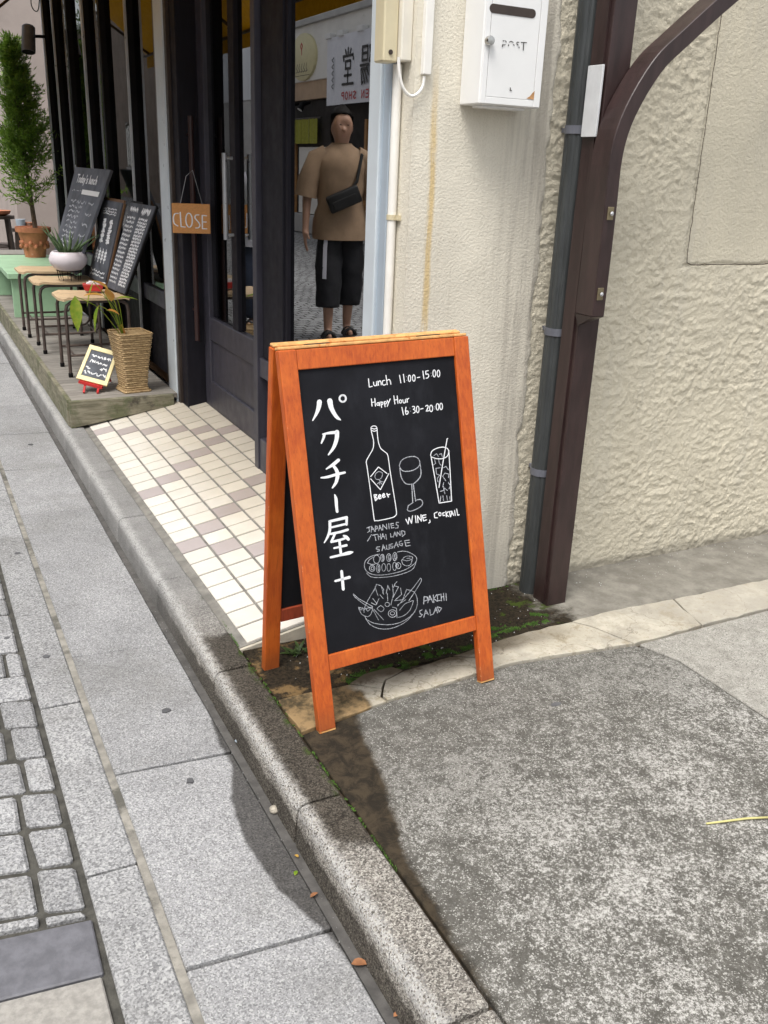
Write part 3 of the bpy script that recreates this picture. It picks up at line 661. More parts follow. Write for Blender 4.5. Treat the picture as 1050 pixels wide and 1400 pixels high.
hb.build('door_pull', M['silver'], door, smooth=True)
# jamb facing the visitor, with a wooden pull bar
MB().box(SX-.002, DX+.03, 4.60, 4.70, .07, 2.75).build('door_jamb', M['navy'], shop, bevel=.003)
hp = MB().tube([(1.282, 4.545, .45), (1.282, 4.545, 1.50)], .013, 10); hp.tube([(1.282, 4.545, .6), (1.282, 4.60, .6)], .007); hp.tube([(1.282, 4.545, 1.42), (1.282, 4.60, 1.42)], .007)
hp.build('pull_bar', M['handle'], shop, smooth=True)
MB().box(SX-.018, SX+.01, 4.701, 4.742, .07, 2.75).build('frame_channel', M['bronze'], shop, bevel=.002)
MB().box(SX-.026, SX+.05, 4.743, 4.90, .075, 2.75).build('window_frame', M['alu_w'], shop, bevel=.004)
MB().box(SX-.020, SX+.06, 4.901, 4.94, .145, 2.75).build('frame_channel', M['bronze'], shop)
# long glazed front over the deck
for y0, w, sil in ((5.56, .075, .018), (6.30, .06, 0), (6.80, .08, .05), (7.45, .07, 0), (8.02, .06, .03), (8.52, .10, .04)):
    MB().box(SX-.004, SX+.085, y0, y0+w, .145, 2.75).build('mullion', M['black'], shop, bevel=.003)
    if sil: MB().box(SX-.016, SX-.004, y0+.002, y0+sil, .15, 2.74).build('edge_trim', M['silver'], shop)
edges = [4.941, 5.559, 5.636, 6.299, 6.361, 6.799, 6.881, 7.449, 7.521, 8.019, 8.081, 8.519]
for a, b in zip(edges[0::2], edges[1::2]):
    MB().box(SX+.030, SX+.036, a, b, .621, 2.66).build('window_pane', M['glass2'], shop)
    MB().box(SX+.012, SX+.10, a, b, .53, .62).build('sill_rail', M['navy2'], shop, bevel=.003)
    MB().box(SX+.040, SX+.10, a, b, .145, .529).build('kick_panel', M['navy'], shop)
MB().box(SX+.0, SX+.12, 4.941, 8.62, 2.661, 2.75).build('header', M['black'], shop)
# interior shell
room = empty('shop_interior', (3.2, 5.5, .1)); tag(room, 'dark shop interior seen through the glass', 'room')
MB().box(1.36, 5.19, 2.46, 8.7, .02, .10).build('inner_floor', M['int_wood'], room)
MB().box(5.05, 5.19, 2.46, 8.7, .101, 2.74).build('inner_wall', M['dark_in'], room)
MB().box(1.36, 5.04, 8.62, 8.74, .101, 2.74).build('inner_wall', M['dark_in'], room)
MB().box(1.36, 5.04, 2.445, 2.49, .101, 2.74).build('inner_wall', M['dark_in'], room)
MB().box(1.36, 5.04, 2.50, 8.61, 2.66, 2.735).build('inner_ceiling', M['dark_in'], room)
MB().box(2.9, 5.0, 6.9, 7.0, 1.75, 1.95).build('wood_beam', M['int_wood'], room)
MB().box(2.4, 3.6, 6.6, 7.4, .101, 1.0).build('counter', M['int_wood'], room)
# banquette and table leg inside the window
bq = empty('banquette', (2.2, 4.8, .1)); tag(bq, 'grey upholstered bench with wooden leg inside the shop window', 'bench')
MB().box(1.95, 2.5, 4.15, 5.4, .55, .69).build('seat', M['int_grey'], bq, bevel=.02, seg=2, smooth=True)
MB().box(2.0, 2.45, 4.2, 5.35, .50, .549).build('seat_frame', M['int_wood'], bq)
for a, b in ((2.0, 4.30), (2.0, 5.2), (2.4, 4.30), (2.4, 5.2)):
    MB().box(a, a+.06, b, b+.09, .101, .499).build('leg', M['signwood'], bq, bevel=.004)
lamp_i = empty('ceiling_lamp', (2.6, 7.2, 2.2)); tag(lamp_i, 'orange glowing lamp hanging inside the dark shop', 'lamp')
MB().lathe([(.06, .12), (.14, .0), (.13, -.01)], (2.6, 7.2, 2.25), 18).build('lamp_shade', M['lampglow'], lamp_i, smooth=True)
MB().tube([(2.6, 7.2, 2.37), (2.6, 7.2, 2.659)], .006, 6).build('cord', M['black'], lamp_i)
# striped pole standing inside the window
pole = empty('striped_pole', (1.5, 6.15, .1)); tag(pole, 'thin red and white pole leaning inside the shop window', 'pole')
pp = [Vector((1.46, 6.12, .101)), Vector((1.52, 6.16, 1.75))]
for k in range(8):
    a, b = pp[0].lerp(pp[1], k/8), pp[0].lerp(pp[1], (k+1)/8)
    MB().tube([a, b], .016, 10).build('pole_section', M['red'] if k in (0, 1, 3, 7) else M['white'], pole, smooth=True)
# yellow awning over the front
aw = empty('awning', (.9, 5.6, 2.1)); tag(aw, 'yellow canvas awning sloping out over the shop front', 'awning')
ax0, az0 = .50, 2.12
MB().hexa([(ax0, 2.6, az0), (SX-.03, 2.6, 2.74), (SX-.03, 8.5, 2.74), (ax0, 8.5, az0), (ax0, 2.6, az0+.006), (SX-.03, 2.6, 2.746), (SX-.03, 8.5, 2.746), (ax0, 8.5, az0+.006)]).build('canopy', M['awning'], aw)
MB().box(ax0-.006, ax0-.001, 2.6, 8.5, az0-.10, az0+.004).build('valance', M['awning'], aw)
MB().tube([(ax0+.02, 2.6, az0-.012), (ax0+.02, 8.5, az0-.012)], .012, 8).build('front_bar', M['bronze'], aw)
for yy in (2.9, 4.72, 6.5, 8.3):
    MB().tube([(ax0+.02, yy, az0-.012), (.88, yy, 2.33), (SX-.03, yy, 2.60)], .010, 8).build('arm', M['bronze'], aw)
# hanging CLOSE sign
cs = empty('hanging_sign', (1.24, 4.47, .98)); tag(cs, 'small orange wooden CLOSE sign hanging on a wire by the shop door', 'sign')
MCS = rot(0, 0, math.radians(-16)); cc_ = Vector((1.238, 4.43, 1.048)); W_, H_ = .176, .134
MB().rbox(cc_, (W_, .016, H_), MCS).build('sign_board', M['signwood'], cs, bevel=.002)
def csP(x, y, l=0): return cc_ + MCS @ Vector(((x-.5)*W_, -.0086-l, (.5-y)*H_))
mb = MB(); sx_ = lambda p: [(a, b, *r) for a, b, *r in p]
CL = [[(.16, .34), (.07, .36), (.03, .5), (.05, .68), (.14, .76)], [(.215, .30), (.225, .78), (.33, .79)], [(.44+.085*math.cos(t), .555+.235*math.sin(t)) for t in [i*2*math.pi/14 for i in range(15)]],
      [(.70, .37), (.62, .38), (.60, .48), (.69, .62), (.72, .72), (.68, .80), (.61, .81)], [(.79, .38), (.785, .83), (.90, .83)], [(.79, .38), (.90, .39)], [(.79, .60), (.89, .60)]]
for s_ in CL: ribbon(mb, smoothline(s_, 3) if len(s_) > 3 else s_, .034, lambda x, y, l=0: csP(x, y, l))
mb.build('lettering', M['chalkpen'], cs)
mb = MB().tube([csP(.23, .0), csP(.45, -.75)+Vector((0, .03, .02)), csP(.62, -.95)+Vector((0, .03, .02)), csP(.80, .02)], .0014, 5); mb.build('wire', M['wire'], cs)

# ------------------------------------------------------------------ things on the stucco corner
post = empty('timber_post', (1.765, 2.15, -.02)); tag(post, 'dark brown carport post with a curved brace standing before the rough wall', 'post')
MB().box(1.727, 1.803, 2.115, 2.192, -.02, 3.2).build('upright', M['brown'], post, bevel=.002)
MB().box(1.7205, 1.7265, 2.130, 2.142, .0, 3.2).build('rib', M['brown'], post)
# curved brace
redge = [(826, 433), (835, 360), (844, 282), (852.6, 211), (870, 158), (905, 99), (941, 63), (1011, 0), (1090, -60), (1180, -110)]
path = [PY(u, v, 2.035) for u, v in redge]; path = [(p[0], p[2]) for p in path]
path = smoothline(path, 4); R = []
for i, (x, z) in enumerate(path):
    a = path[max(0, i-1)]; b = path[min(len(path)-1, i+1)]; dx, dz = b[0]-a[0], b[1]-a[1]; l = math.hypot(dx, dz); nx, nz = -dz/l, dx/l
    w = .043
    R.append([(x, 2.035, z), (x, 2.113, z), (x+nx*w, 2.113, z+nz*w), (x+nx*w, 2.035, z+nz*w)])
R = [[(p[0], p[1], p[2]) for p in r] for r in R]
mb = MB().rings(R); mb.build('brace', M['brown'], post, bevel=.002)
r0 = R[0]; mb = MB().add([r0[0], r0[1], r0[2], r0[3], (r0[0][0]-.02, 2.108, r0[0][2]-.035), (r0[3][0]+.012, 2.108, r0[0][2]-.035)], [(0, 3, 5, 4), (0, 4, 1), (3, 2, 5), (1, 4, 5, 2), (0, 1, 2, 3)])
mb.build('brace_end', M['brown'], post)
for (u, v) in ((836, 292), (822, 402)):
    p = PY(u, v, 2.034); q = MB().rbox((p[0]-.004, 2.0335, p[2]), (.020, .004, .034), rot(0, 0, 0)); bp = q.build('bolt_plate', M['brass'], post, bevel=.001)
    MB().lathe([(.006, 0), (.006, .001), (.003, .004)], (0, 0, 0), 8).build('bolt', M['silver'], bp, local=True, loc=(p[0]-.004-post.location.x, 2.027-post.location.y, p[2]-post.location.z)).rotation_euler = (math.pi/2, 0, 0)
a = PX(800, 90, 1.7195); 
MB().box(1.7125, 1.7195, 2.118, 2.180, PY(813, 187, 2.12)[2], PY(826, 88, 2.12)[2]).build('white_plate', M['plate_w'], post, bevel=.001)
dp = empty('downpipe', (1.748, 2.240, 0)); tag(dp, 'charcoal grooved rainwater downpipe clipped behind the brown post', 'pipe')
n = 40; ring = lambda z: [(1.748+(.036-(.003 if k % 5 == 0 else 0))*math.cos(2*math.pi*k/n), 2.240+(.036-(.003 if k % 5 == 0 else 0))*math.sin(2*math.pi*k/n), z) for k in range(n)]
MB().rings([ring(-.02), ring(3.2)]).build('pipe', M['pipe'], dp, smooth=True)
for (u, v) in ((787, 177), (757, 455), (735, 648), (800, -160)):
    z = PY(u, v, 2.215)[2]; cl = MB().lathe([(.0385, -.011), (.0385, .011)], (1.748, 2.240, z), 28).build('clamp', M['tie'], dp, smooth=True)
    MB().box(1.738, 1.758, 2.19, 2.205, z-.008, z+.012).build('clamp_lug', M['tie'], cl)
    MB().box(1.742, 1.754, 2.275, 2.312, z-.006, z+.006).build('wall_bracket', M['tie'], cl)
# mailbox
mbx = empty('mailbox', (1.455, 2.24, 1.472)); tag(mbx, 'white metal mailbox marked POST on the cream stucco wall', 'mailbox')
mx0, mx1, my0, my1, mz0, mz1 = 1.386, 1.580, 2.197, 2.298, 1.470, 1.86
MB().box(mx0, mx1, my0+.004, my1, mz0, mz1).build('case', M['white'], mbx, bevel=.003)
fr = [(mx0+.003, mx0+.018, mz0+.002, mz1-.002), (mx1-.024, mx1-.003, mz0+.002, mz1-.002), (mx0+.0185, mx1-.0245, mz0+.002, mz0+.018), (mx0+.0185, mx1-.0245, mz1-.03, mz1-.002)]
for q in fr: MB().box(q[0], q[1], my0, my0+.0038, q[2], q[3]).build('front_frame', M['white'], mbx, bevel=.0008)
dl, dr, db, dt = mx0+.0195, mx1-.0255, mz0+.019, mz1-.032
dor = MB().box(dl, dr, my0+.0005, my0+.0038, db, dt).build('front_door', M['white'], mbx, bevel=.0006)
def mP(u, v): return PY(u, v, my0)
a = mP(674, 12); b = mP(728, 18)
mb = MB(); xs0, xs1, zc = a[0], b[0], (a[2]+b[2])/2; hh = .0105
pl = [(xs0+hh*math.cos(t), zc+hh*math.sin(t)) for t in np.linspace(math.pi/2, 3*math.pi/2, 8)]+[(xs1+hh*math.cos(t), zc+hh*math.sin(t)) for t in np.linspace(-math.pi/2, math.pi/2, 8)]
mb.add([(x, my0-.0006, z) for x, z in pl]+[(x, my0+.0004, z) for x, z in pl], [tuple(range(15, -1, -1))]+[(i, (i+1) % 16, 16+(i+1) % 16, 16+i) for i in range(16)])
mb.build('slot', M['bronze'], dor)
k = mP(668, 56)
lk = MB().lathe([(.012, 0), (.012, .010), (.010, .014), (.001, .0145)], (0, 0, 0), 18).build('lock', M['chrome'], dor, smooth=True, local=True, loc=(k[0]-mbx.location.x, my0-mbx.location.y, k[2]-mbx.location.z)); lk.rotation_euler = (math.pi/2, 0, 0)
mb = MB(); P2 = lambda x, y, l=0: Vector(PY(620+x*.1333, y*.1333, my0-.0009-l))
for s_ in [[(500, 480), (506, 455)], [(508, 420), (520, 416)], [(535, 418), (542, 432)], [(510, 462), (532, 458)], [(564, 470), (566, 458)], [(575, 432), (592, 424), (612, 434)], [(618, 455), (622, 466)],
           [(672, 434), (655, 432), (648, 442)], [(650, 452), (664, 462)], [(672, 480), (674, 492)], [(695, 434), (750, 438)], [(722, 438), (716, 515)], [(582, 900), (588, 925)], [(578, 925), (596, 928)]]:
    ribbon(mb, s_, 9, P2)
mb.build('lettering', M['ink'], dor)
rs = MB(); pr = mP(729, 133)
rs.add([(pr[0]-.022, my0-.0003, pr[2]-.004), (pr[0]+.002, my0-.0003, pr[2]-.006), (pr[0]+.003, my0-.0003, pr[2]+.016), (pr[0]-.004, my0-.0003, pr[2]+.010), (pr[0]-.012, my0-.0003, pr[2]+.001)], [(0, 1, 2, 3, 4)])
rs.build('rust_patch', M['rust'], dor)
MB().box(mx0+.03, mx1-.03, my0+.03, my1-.02, mz0-.006, mz0-.0005).build('base_plate', M['white'], mbx)
# meter box, duct, cable, conduit at the corner
eb = empty('electric_box', (1.20, 2.40, 1.55)); tag(eb, 'tan and cream electric box at the corner of the stucco wall', 'electric box')
MB().box(1.172, 1.214, 2.336, 2.392, 1.562, 1.90).build('tan_housing', M['tan'], eb, bevel=.004)
MB().box(1.2145, 1.2465, 2.318, 2.388, 1.566, 1.90).build('cream_housing', M['cream'], eb, bevel=.003)
MB().lathe([(.006, 0), (.006, .003)], (0, 0, 0), 10).build('screw', M['bronze'], eb, local=True, loc=(1.192-1.2, 2.3355-2.4, 1.585-1.55)).rotation_euler = (math.pi/2, 0, 0)
cd = empty('cable_duct', (1.272, 2.29, 1.5)); tag(cd, 'white vertical cable duct on the stucco wall with a looping cable', 'cable duct')
MB().box(1.262, 1.286, 2.280, 2.299, 1.535, 2.6).build('duct', M['whitep'], cd, bevel=.002)
cp = [PY(u, v, 2.288) for u, v in ((545, 78), (546, 100), (551, 120), (561, 131), (571, 128), (578, 118), (580, 104))]
MB().tube(smoothline([tuple(p) for p in cp], 4), .0042, 8).build('cable', M['whitep'], cd, smooth=True)
cn = empty('conduit_pipe', (1.235, 2.46, .1)); tag(cn, 'white conduit pipe running down the corner of the stucco wall', 'pipe')
MB().tube([(1.232, 2.368, .0), (1.232, 2.368, 1.561)], .0125, 14).build('pipe', M['whitep'], cn, smooth=True)
for z in (1.176, .55):
    c_ = MB().tube([(1.232, 2.368, z-.007), (1.232, 2.368, z+.007)], .015, 14).build('saddle_clip', M['tan'], cn, smooth=True)
    MB().box(1.236, 1.2468, 2.34, 2.358, z-.007, z+.007).build('clip_tab', M['tan'], c_)

# ------------------------------------------------------------------ sandwich board
bd = empty('sandwich_board', (1.04, 1.9, 0)); tag(bd, 'orange wooden A-frame chalkboard with white menu lettering and drawings', 'sandwich board')
BW, BL_, yaw, lean = .543, .935, .075, .243
ex = Vector((math.cos(yaw), math.sin(yaw), .008)).normalized(); nn_ = Vector((-math.sin(yaw), math.cos(yaw), 0)); up = Vector((0, 0, 1))*math.cos(lean)+nn_*math.sin(lean)+ex*(-.006)
up.normalize(); fn = ex.cross(up)      # faces the viewer
O = Vector((1.038, 1.769, -.004))
def bP(s, h, d=0.0): return O+ex*s+up*h+fn*d
def plank(s0, s1, h0, h1, d0, d1, P=bP):
    return MB().hexa([P(s0, h0, d0), P(s1, h0, d0), P(s1, h0, d1), P(s0, h0, d1), P(s0, h1, d0), P(s1, h1, d0), P(s1, h1, d1), P(s0, h1, d1)])
SW = .046
front = empty('front_panel', (0, 0, 0)); front.parent = bd
plank(-BW/2, -BW/2+SW, 0, BL_-.002, -.022, 0).build('stile', M['orange'], front, bevel=.003, seg=2)
plank(BW/2-SW, BW/2, 0, BL_-.002, -.022, 0).build('stile', M['orange'], front, bevel=.003, seg=2)
plank(-BW/2+SW+.0006, BW/2-SW-.0006, BL_-.050, BL_-.003, -.022, -.0015).build('top_rail', M['orange'], front, bevel=.002, seg=2)
plank(-BW/2+SW+.0006, BW/2-SW-.0006, .148, .188, -.022, -.0015).build('bottom_rail', M['orange'], front, bevel=.002, seg=2)
plank(-BW/2+.004, BW/2-.004, BL_-.0015, BL_+.006, -.030, -.002).build('top_cap', M['worn'], front, bevel=.002)
face = plank(-BW/2+SW-.004, BW/2-SW+.004, .186, BL_-.048, -.016, -.008).build('chalkboard_face', M['board'], front)
for s_ in (-1, 1):
    plank(s_*(BW/2-SW/2)-SW/2+.001, s_*(BW/2-SW/2)+SW/2-.001, -.003, .004, -.021, -.001).build('worn_foot', M['worn'], front)
for s_ in (-.16, .16):
    plank(s_-.03, s_+.03, BL_+.006, BL_+.009, -.045, -.012).build('hinge', M['bronze'], front)
# rear frame
O2 = O+up*BL_+nn_*.034; B2 = Vector((1.035, 2.112, -.012)); up2 = (O2-(B2)); up2 = Vector((up2.x*.2, up2.y, up2.z)); L2 = up2.length; up2.normalize(); fn2 = ex.cross(up2)
B2 = O2-up2*L2
def bP2(s, h, d=0.0): return B2+ex*s+up2*h+fn2*d
rear = empty('rear_panel', (0, 0, 0)); rear.parent = bd
for a, b in ((-BW/2, -BW/2+SW), (BW/2-SW, BW/2)):
    plank(a, b, 0, L2-.003, -.02, .002, bP2).build('stile', M['orange'], rear, bevel=.003, seg=2)
plank(-BW/2+SW+.0006, BW/2-SW-.0006, L2-.05, L2-.004, -.02, 0, bP2).build('top_rail', M['orange'], rear, bevel=.002)
plank(-BW/2+SW+.0006, BW/2-SW-.0006, .148, .188, -.02, 0, bP2).build('bottom_rail', M['redwood'], rear, bevel=.002)
plank(-BW/2+SW-.004, BW/2-SW+.004, .186, L2-.048, -.014, -.006, bP2).build('chalkboard_face', M['board'], rear)
plank(-BW/2+.003, BW/2-.003, L2-.002, L2+.005, -.02, .002, bP2).build('top_cap', M['worn'], rear, bevel=.002)
plank(-BW/2+.006, -BW/2+.020, .03, BL_-.02, -.030, -.0222).build('backing_strip', M['redwood'], front)
# chalk drawing: photograph pixels -> board coordinates by the homography of the inner frame
def homography(src, dst):
    A = []
    for (x, y), (u, v) in zip(src, dst):
        A += [[x, y, 1, 0, 0, 0, -u*x, -u*y], [0, 0, 0, x, y, 1, -v*x, -v*y]]
    b = np.array([c for d in dst for c in d]); h = np.linalg.solve(np.array(A), b); return np.append(h, 1).reshape(3, 3)
HB = homography([(398.6, 498), (626.9, 472), (651, 839), (447, 891)], [(-BW/2+SW, BL_-.05), (BW/2-SW, BL_-.05), (BW/2-SW, .188), (-BW/2+SW, .188)])
def pxb(u, v):
    q = HB @ np.array([u, v, 1]); return q[0]/q[2], q[1]/q[2]
REG = dict(A=(410, 520, .1142), B=(420, 660, .1142), C=(490, 480, .1238), D=(490, 570, .1072), E=(535, 585, .1), F=(490, 700, .0952), G=(475, 775, .1429))
def strokes(name, reg, w, lst, mat='chalkpen', curve=True):
    ox, oy, sc = REG[reg]
    mb = MB(); P = lambda x, y, l=0: bP(*pxb(ox+x*sc, oy+y*sc), -.0077+l)
    for s_ in lst:
        if len(s_) >= 4 and curve and len(s_[0]) == 2: s_ = smoothline(s_, 2)
        elif len(s_[0]) == 3: s_ = smoothline(s_, 3) if len(s_) > 2 else s_
        ribbon(mb, s_, w, P)
    return mb.build(name, M[mat], face)
el = ellipse
for _g in ([[(188, 205, 62), (180, 270, 55), (155, 350, 38), (108, 440, 16)], [(318, 190, 68), (335, 270, 58), (375, 350, 48), (415, 400, 40), (455, 428, 14)],
  [(x, y, 24) for x, y in el(480, 157, 40, 42)]], [[(235, 610, 16), (330, 592, 34), (415, 585, 40)], [(412, 580, 55), (410, 660, 50), (375, 770, 40), (310, 865, 18)], [(255, 615, 36), (245, 660, 30), (220, 722, 18)]],
  [[(435, 930, 40), (370, 985, 40), (285, 1042, 16)], [(222, 1150, 18), (300, 1140, 30), (420, 1105, 34), (515, 1082, 26)], [(375, 1005, 34), (415, 1060, 42), (425, 1130, 46), (405, 1210, 36), (365, 1270, 20)]]): strokes('character', 'A', 30, _g)
for _g in ([[(305, 130, 14), (322, 180, 38), (328, 260, 36), (338, 335, 32)]], [[(245, 455, 30), (455, 405, 36)], [(455, 405, 32), (455, 490, 30)], [(255, 530, 24), (460, 480, 26)],
  [(250, 455, 34), (250, 560, 34), (225, 640, 28), (185, 710, 14)], [(260, 605, 26), (380, 580, 30), (470, 552, 30)], [(315, 600, 28), (270, 700, 28)], [(270, 702, 26), (380, 675, 28), (440, 655, 26)],
  [(420, 625, 22), (450, 640, 40), (478, 668, 36)], [(370, 690, 30), (390, 850, 32)], [(305, 775, 22), (455, 740, 30)], [(265, 885, 26), (390, 855, 30), (490, 830, 42), (535, 820, 12)]],
  [[(400, 1050, 34), (422, 1260, 36)], [(325, 1165, 26), (495, 1120, 34)]]): strokes('character', 'B', 30, _g)
strokes('hours_lettering', 'C', 10.5, [[(95, 230), (105, 328), (140, 318)], [(155, 268), (158, 300), (172, 312), (188, 300), (190, 260)], [(190, 260), (195, 310)], [(205, 255), (212, 305)], [(210, 275), (225, 250), (240, 262), (245, 298)],
  [(285, 245), (262, 250), (258, 285), (275, 302), (300, 290)], [(300, 185), (315, 295)], [(310, 250), (335, 232), (350, 250), (358, 290)], [(460, 180), (475, 270)], [(505, 168), (518, 262)], el(577, 215, 14, 38), el(628, 210, 16, 38),
  [(668, 205), (698, 198)], [(735, 125), (748, 218)], [(800, 118), (768, 125), (772, 165)], [(772, 165), (795, 158), (805, 182), (792, 205), (772, 208)], el(870, 150, 16, 42), el(920, 150, 16, 40),
  [(130, 465), (138, 550)], [(170, 460), (178, 550)], [(135, 508), (175, 500)], el(207, 525, 13, 16, 8), [(222, 505), (228, 545)], [(240, 500), (250, 565)], el(254, 515, 12, 15, 8), [(280, 495), (290, 555)], el(294, 508, 12, 15, 8),
  [(315, 480), (328, 510)], [(350, 462), (330, 510), (315, 550)], [(392, 425), (405, 520)], [(432, 425), (440, 512)], [(398, 475), (437, 468)], el(470, 490, 14, 19, 8), [(497, 470), (502, 500), (515, 508), (527, 495), (528, 462)], [(528, 462), (535, 500)],
  [(545, 455), (552, 498)], [(550, 465), (568, 450)], [(487, 560), (505, 648)], [(535, 555), (528, 600), (535, 638), (555, 632), (560, 605), (540, 600), (530, 615)], [(610, 548), (632, 545), (635, 570), (620, 580), (640, 590), (642, 612), (620, 625)],
  el(672, 580, 16, 38), [(705, 575), (735, 567)], [(765, 540), (785, 528), (795, 550), (770, 600)], [(770, 600), (805, 592)], el(830, 565, 18, 38), el(905, 545, 16, 38), el(948, 540, 16, 38)])
strokes('colon_dots', 'C', 8, [[(x, y), (x+1, y+2)] for x, y in ((540, 195), (546, 238), (832, 145), (838, 180), (580, 565), (588, 600), (868, 545), (872, 570))], 'chalk')
strokes('bottle_drawing', 'D', 11, [[(145, 85), (155, 150), (180, 250), (182, 320), (165, 390), (90, 520), (95, 600), (140, 900), (190, 1270), (210, 1308), (290, 1300), (430, 1268), (475, 1240), (488, 1190), (450, 950), (400, 640), (375, 460), (345, 415), (280, 365), (250, 290), (235, 200), (228, 90)],
  [(145, 85), (170, 65), (210, 65), (228, 90)], [(155, 95), (190, 105), (220, 95)], [(160, 125), (190, 135), (228, 120)], [(145, 735), (248, 608), (362, 692)], [(385, 695), (275, 905), (145, 765)]], 'chalkpen')
strokes('bottle_label', 'D', 9, [[(215, 690), (250, 668), (300, 685), (295, 735), (265, 770), (220, 770), (200, 735), (215, 690)], [(260, 770), (270, 800), (235, 830)], [(270, 800), (265, 840)], [(270, 800), (295, 835)], [(270, 795), (320, 805)]], 'chalk')
strokes('beer_lettering', 'D', 15, [[(190, 975), (210, 1050)], [(190, 975), (225, 972), (205, 1005), (235, 1020), (210, 1050)], [(255, 1005), (280, 990), (265, 970), (248, 1000), (262, 1025), (285, 1012)], [(305, 990), (330, 975), (318, 955), (300, 985), (315, 1008), (338, 995)], [(360, 955), (380, 1000)], [(368, 975), (398, 965)]])
strokes('wine_glass_drawing', 'E', 11.5, [[(115, 480), (140, 410), (220, 360), (330, 345), (390, 380), (410, 440), (380, 500), (300, 545), (200, 560), (140, 535), (115, 480)], [(120, 510), (140, 640), (190, 720), (240, 740), (285, 738)], [(300, 738), (340, 715), (410, 640), (425, 560), (408, 430)],
  [(290, 735), (305, 1000)], [(312, 735), (345, 975)], [(230, 1090), (240, 1040), (310, 995)], [(345, 965), (410, 950), (445, 985), (430, 1040), (350, 1090), (270, 1118), (230, 1105), (228, 1085)]], 'chalk')
strokes('cocktail_drawing', 'E', 12.5, [[(565, 330), (580, 270), (650, 225), (740, 205), (810, 225), (825, 280), (800, 340), (730, 372), (640, 370), (570, 345)], [(570, 340), (625, 660), (680, 1000)], [(680, 1000), (860, 970)], [(860, 970), (845, 600), (828, 250)], [(805, 90), (740, 430), (680, 780)], [(800, 92), (815, 80)]])
strokes('ice_drawing', 'E', 10, [[(610, 330), (650, 300), (680, 345)], [(690, 310), (720, 300), (735, 350)], [(620, 380), (635, 440), (600, 465)], [(680, 390), (690, 440), (715, 465)], [(700, 500), (640, 510), (645, 590), (690, 605)], [(690, 610), (660, 650), (665, 700), (690, 705)], [(750, 500), (785, 480), (820, 530)],
  [(820, 640), (825, 590), (770, 575), (735, 620), (780, 685)], [(750, 710), (735, 770), (800, 820)], [(815, 705), (845, 750), (825, 800)], [(745, 770), (765, 870)], [(700, 835), (750, 820)], [(705, 905), (695, 985)], [(735, 895), (745, 965)], [(790, 895), (800, 960)], [(835, 905), (840, 955)]], 'chalk', False)
strokes('drinks_lettering', 'E', 13, [[(205, 1230), (238, 1295), (250, 1205), (285, 1285), (300, 1180)], [(340, 1180), (350, 1275)], [(378, 1275), (370, 1180), (425, 1255), (420, 1165)], [(490, 1165), (440, 1175), (455, 1250), (500, 1235)], [(445, 1210), (490, 1198)], [(545, 1240), (550, 1265), (530, 1280)],
  [(775, 1115), (782, 1190)], [(805, 1120), (780, 1155), (812, 1185)], [(800, 1125), (850, 1112)], [(825, 1118), (838, 1190)], [(845, 1185), (860, 1110), (885, 1170)], [(850, 1155), (880, 1145)], [(900, 1100), (910, 1170)], [(930, 1080), (945, 1168), (965, 1160)], [(650, 1125), (610, 1145), (615, 1205), (655, 1205)], el(690, 1155, 17, 24, 8), [(755, 1130), (730, 1140), (735, 1175), (760, 1170)]], 'chalkpen', False)
strokes('sausage_lettering', 'F', 10, [[(110, 215), (160, 195)], [(140, 205), (150, 260), (120, 280)], [(175, 275), (180, 190), (225, 260)], [(180, 240), (215, 230)], [(235, 265), (235, 185), (265, 190), (262, 225), (238, 232)], [(285, 255), (300, 175), (330, 245)], [(290, 220), (320, 212)], [(345, 245), (345, 165), (405, 230), (400, 155)], [(435, 150), (440, 225)],
  [(505, 145), (465, 150), (475, 215), (515, 205)], [(470, 180), (505, 172)], [(580, 130), (545, 130), (545, 165), (575, 175), (570, 210), (530, 215)], [(180, 310), (120, 405)], [(195, 320), (265, 305)], [(225, 315), (245, 395)], [(275, 310), (285, 385)], [(310, 300), (320, 380)], [(280, 345), (315, 335)], [(325, 375), (345, 295), (375, 365)], [(335, 340), (365, 332)],
  [(390, 305), (400, 378)], [(460, 295), (465, 345), (490, 340)], [(500, 345), (525, 270), (550, 335)], [(510, 315), (540, 308)], [(555, 335), (560, 270), (605, 320), (600, 255)], [(625, 255), (635, 335), (675, 300), (670, 260), (630, 250)], [(300, 485), (255, 490), (250, 515), (295, 525), (295, 545), (262, 552)], [(335, 545), (350, 455), (385, 525)], [(345, 505), (375, 495)],
  [(400, 460), (405, 520), (440, 520), (440, 450)], [(490, 440), (455, 450), (455, 475), (500, 475), (490, 500), (455, 505)], [(515, 500), (545, 415), (575, 485)], [(525, 465), (570, 450)], [(625, 400), (590, 410), (590, 455), (630, 470), (640, 435), (610, 440)], [(740, 385), (670, 395), (690, 475), (755, 462)], [(680, 430), (745, 420)]], 'chalk', False)
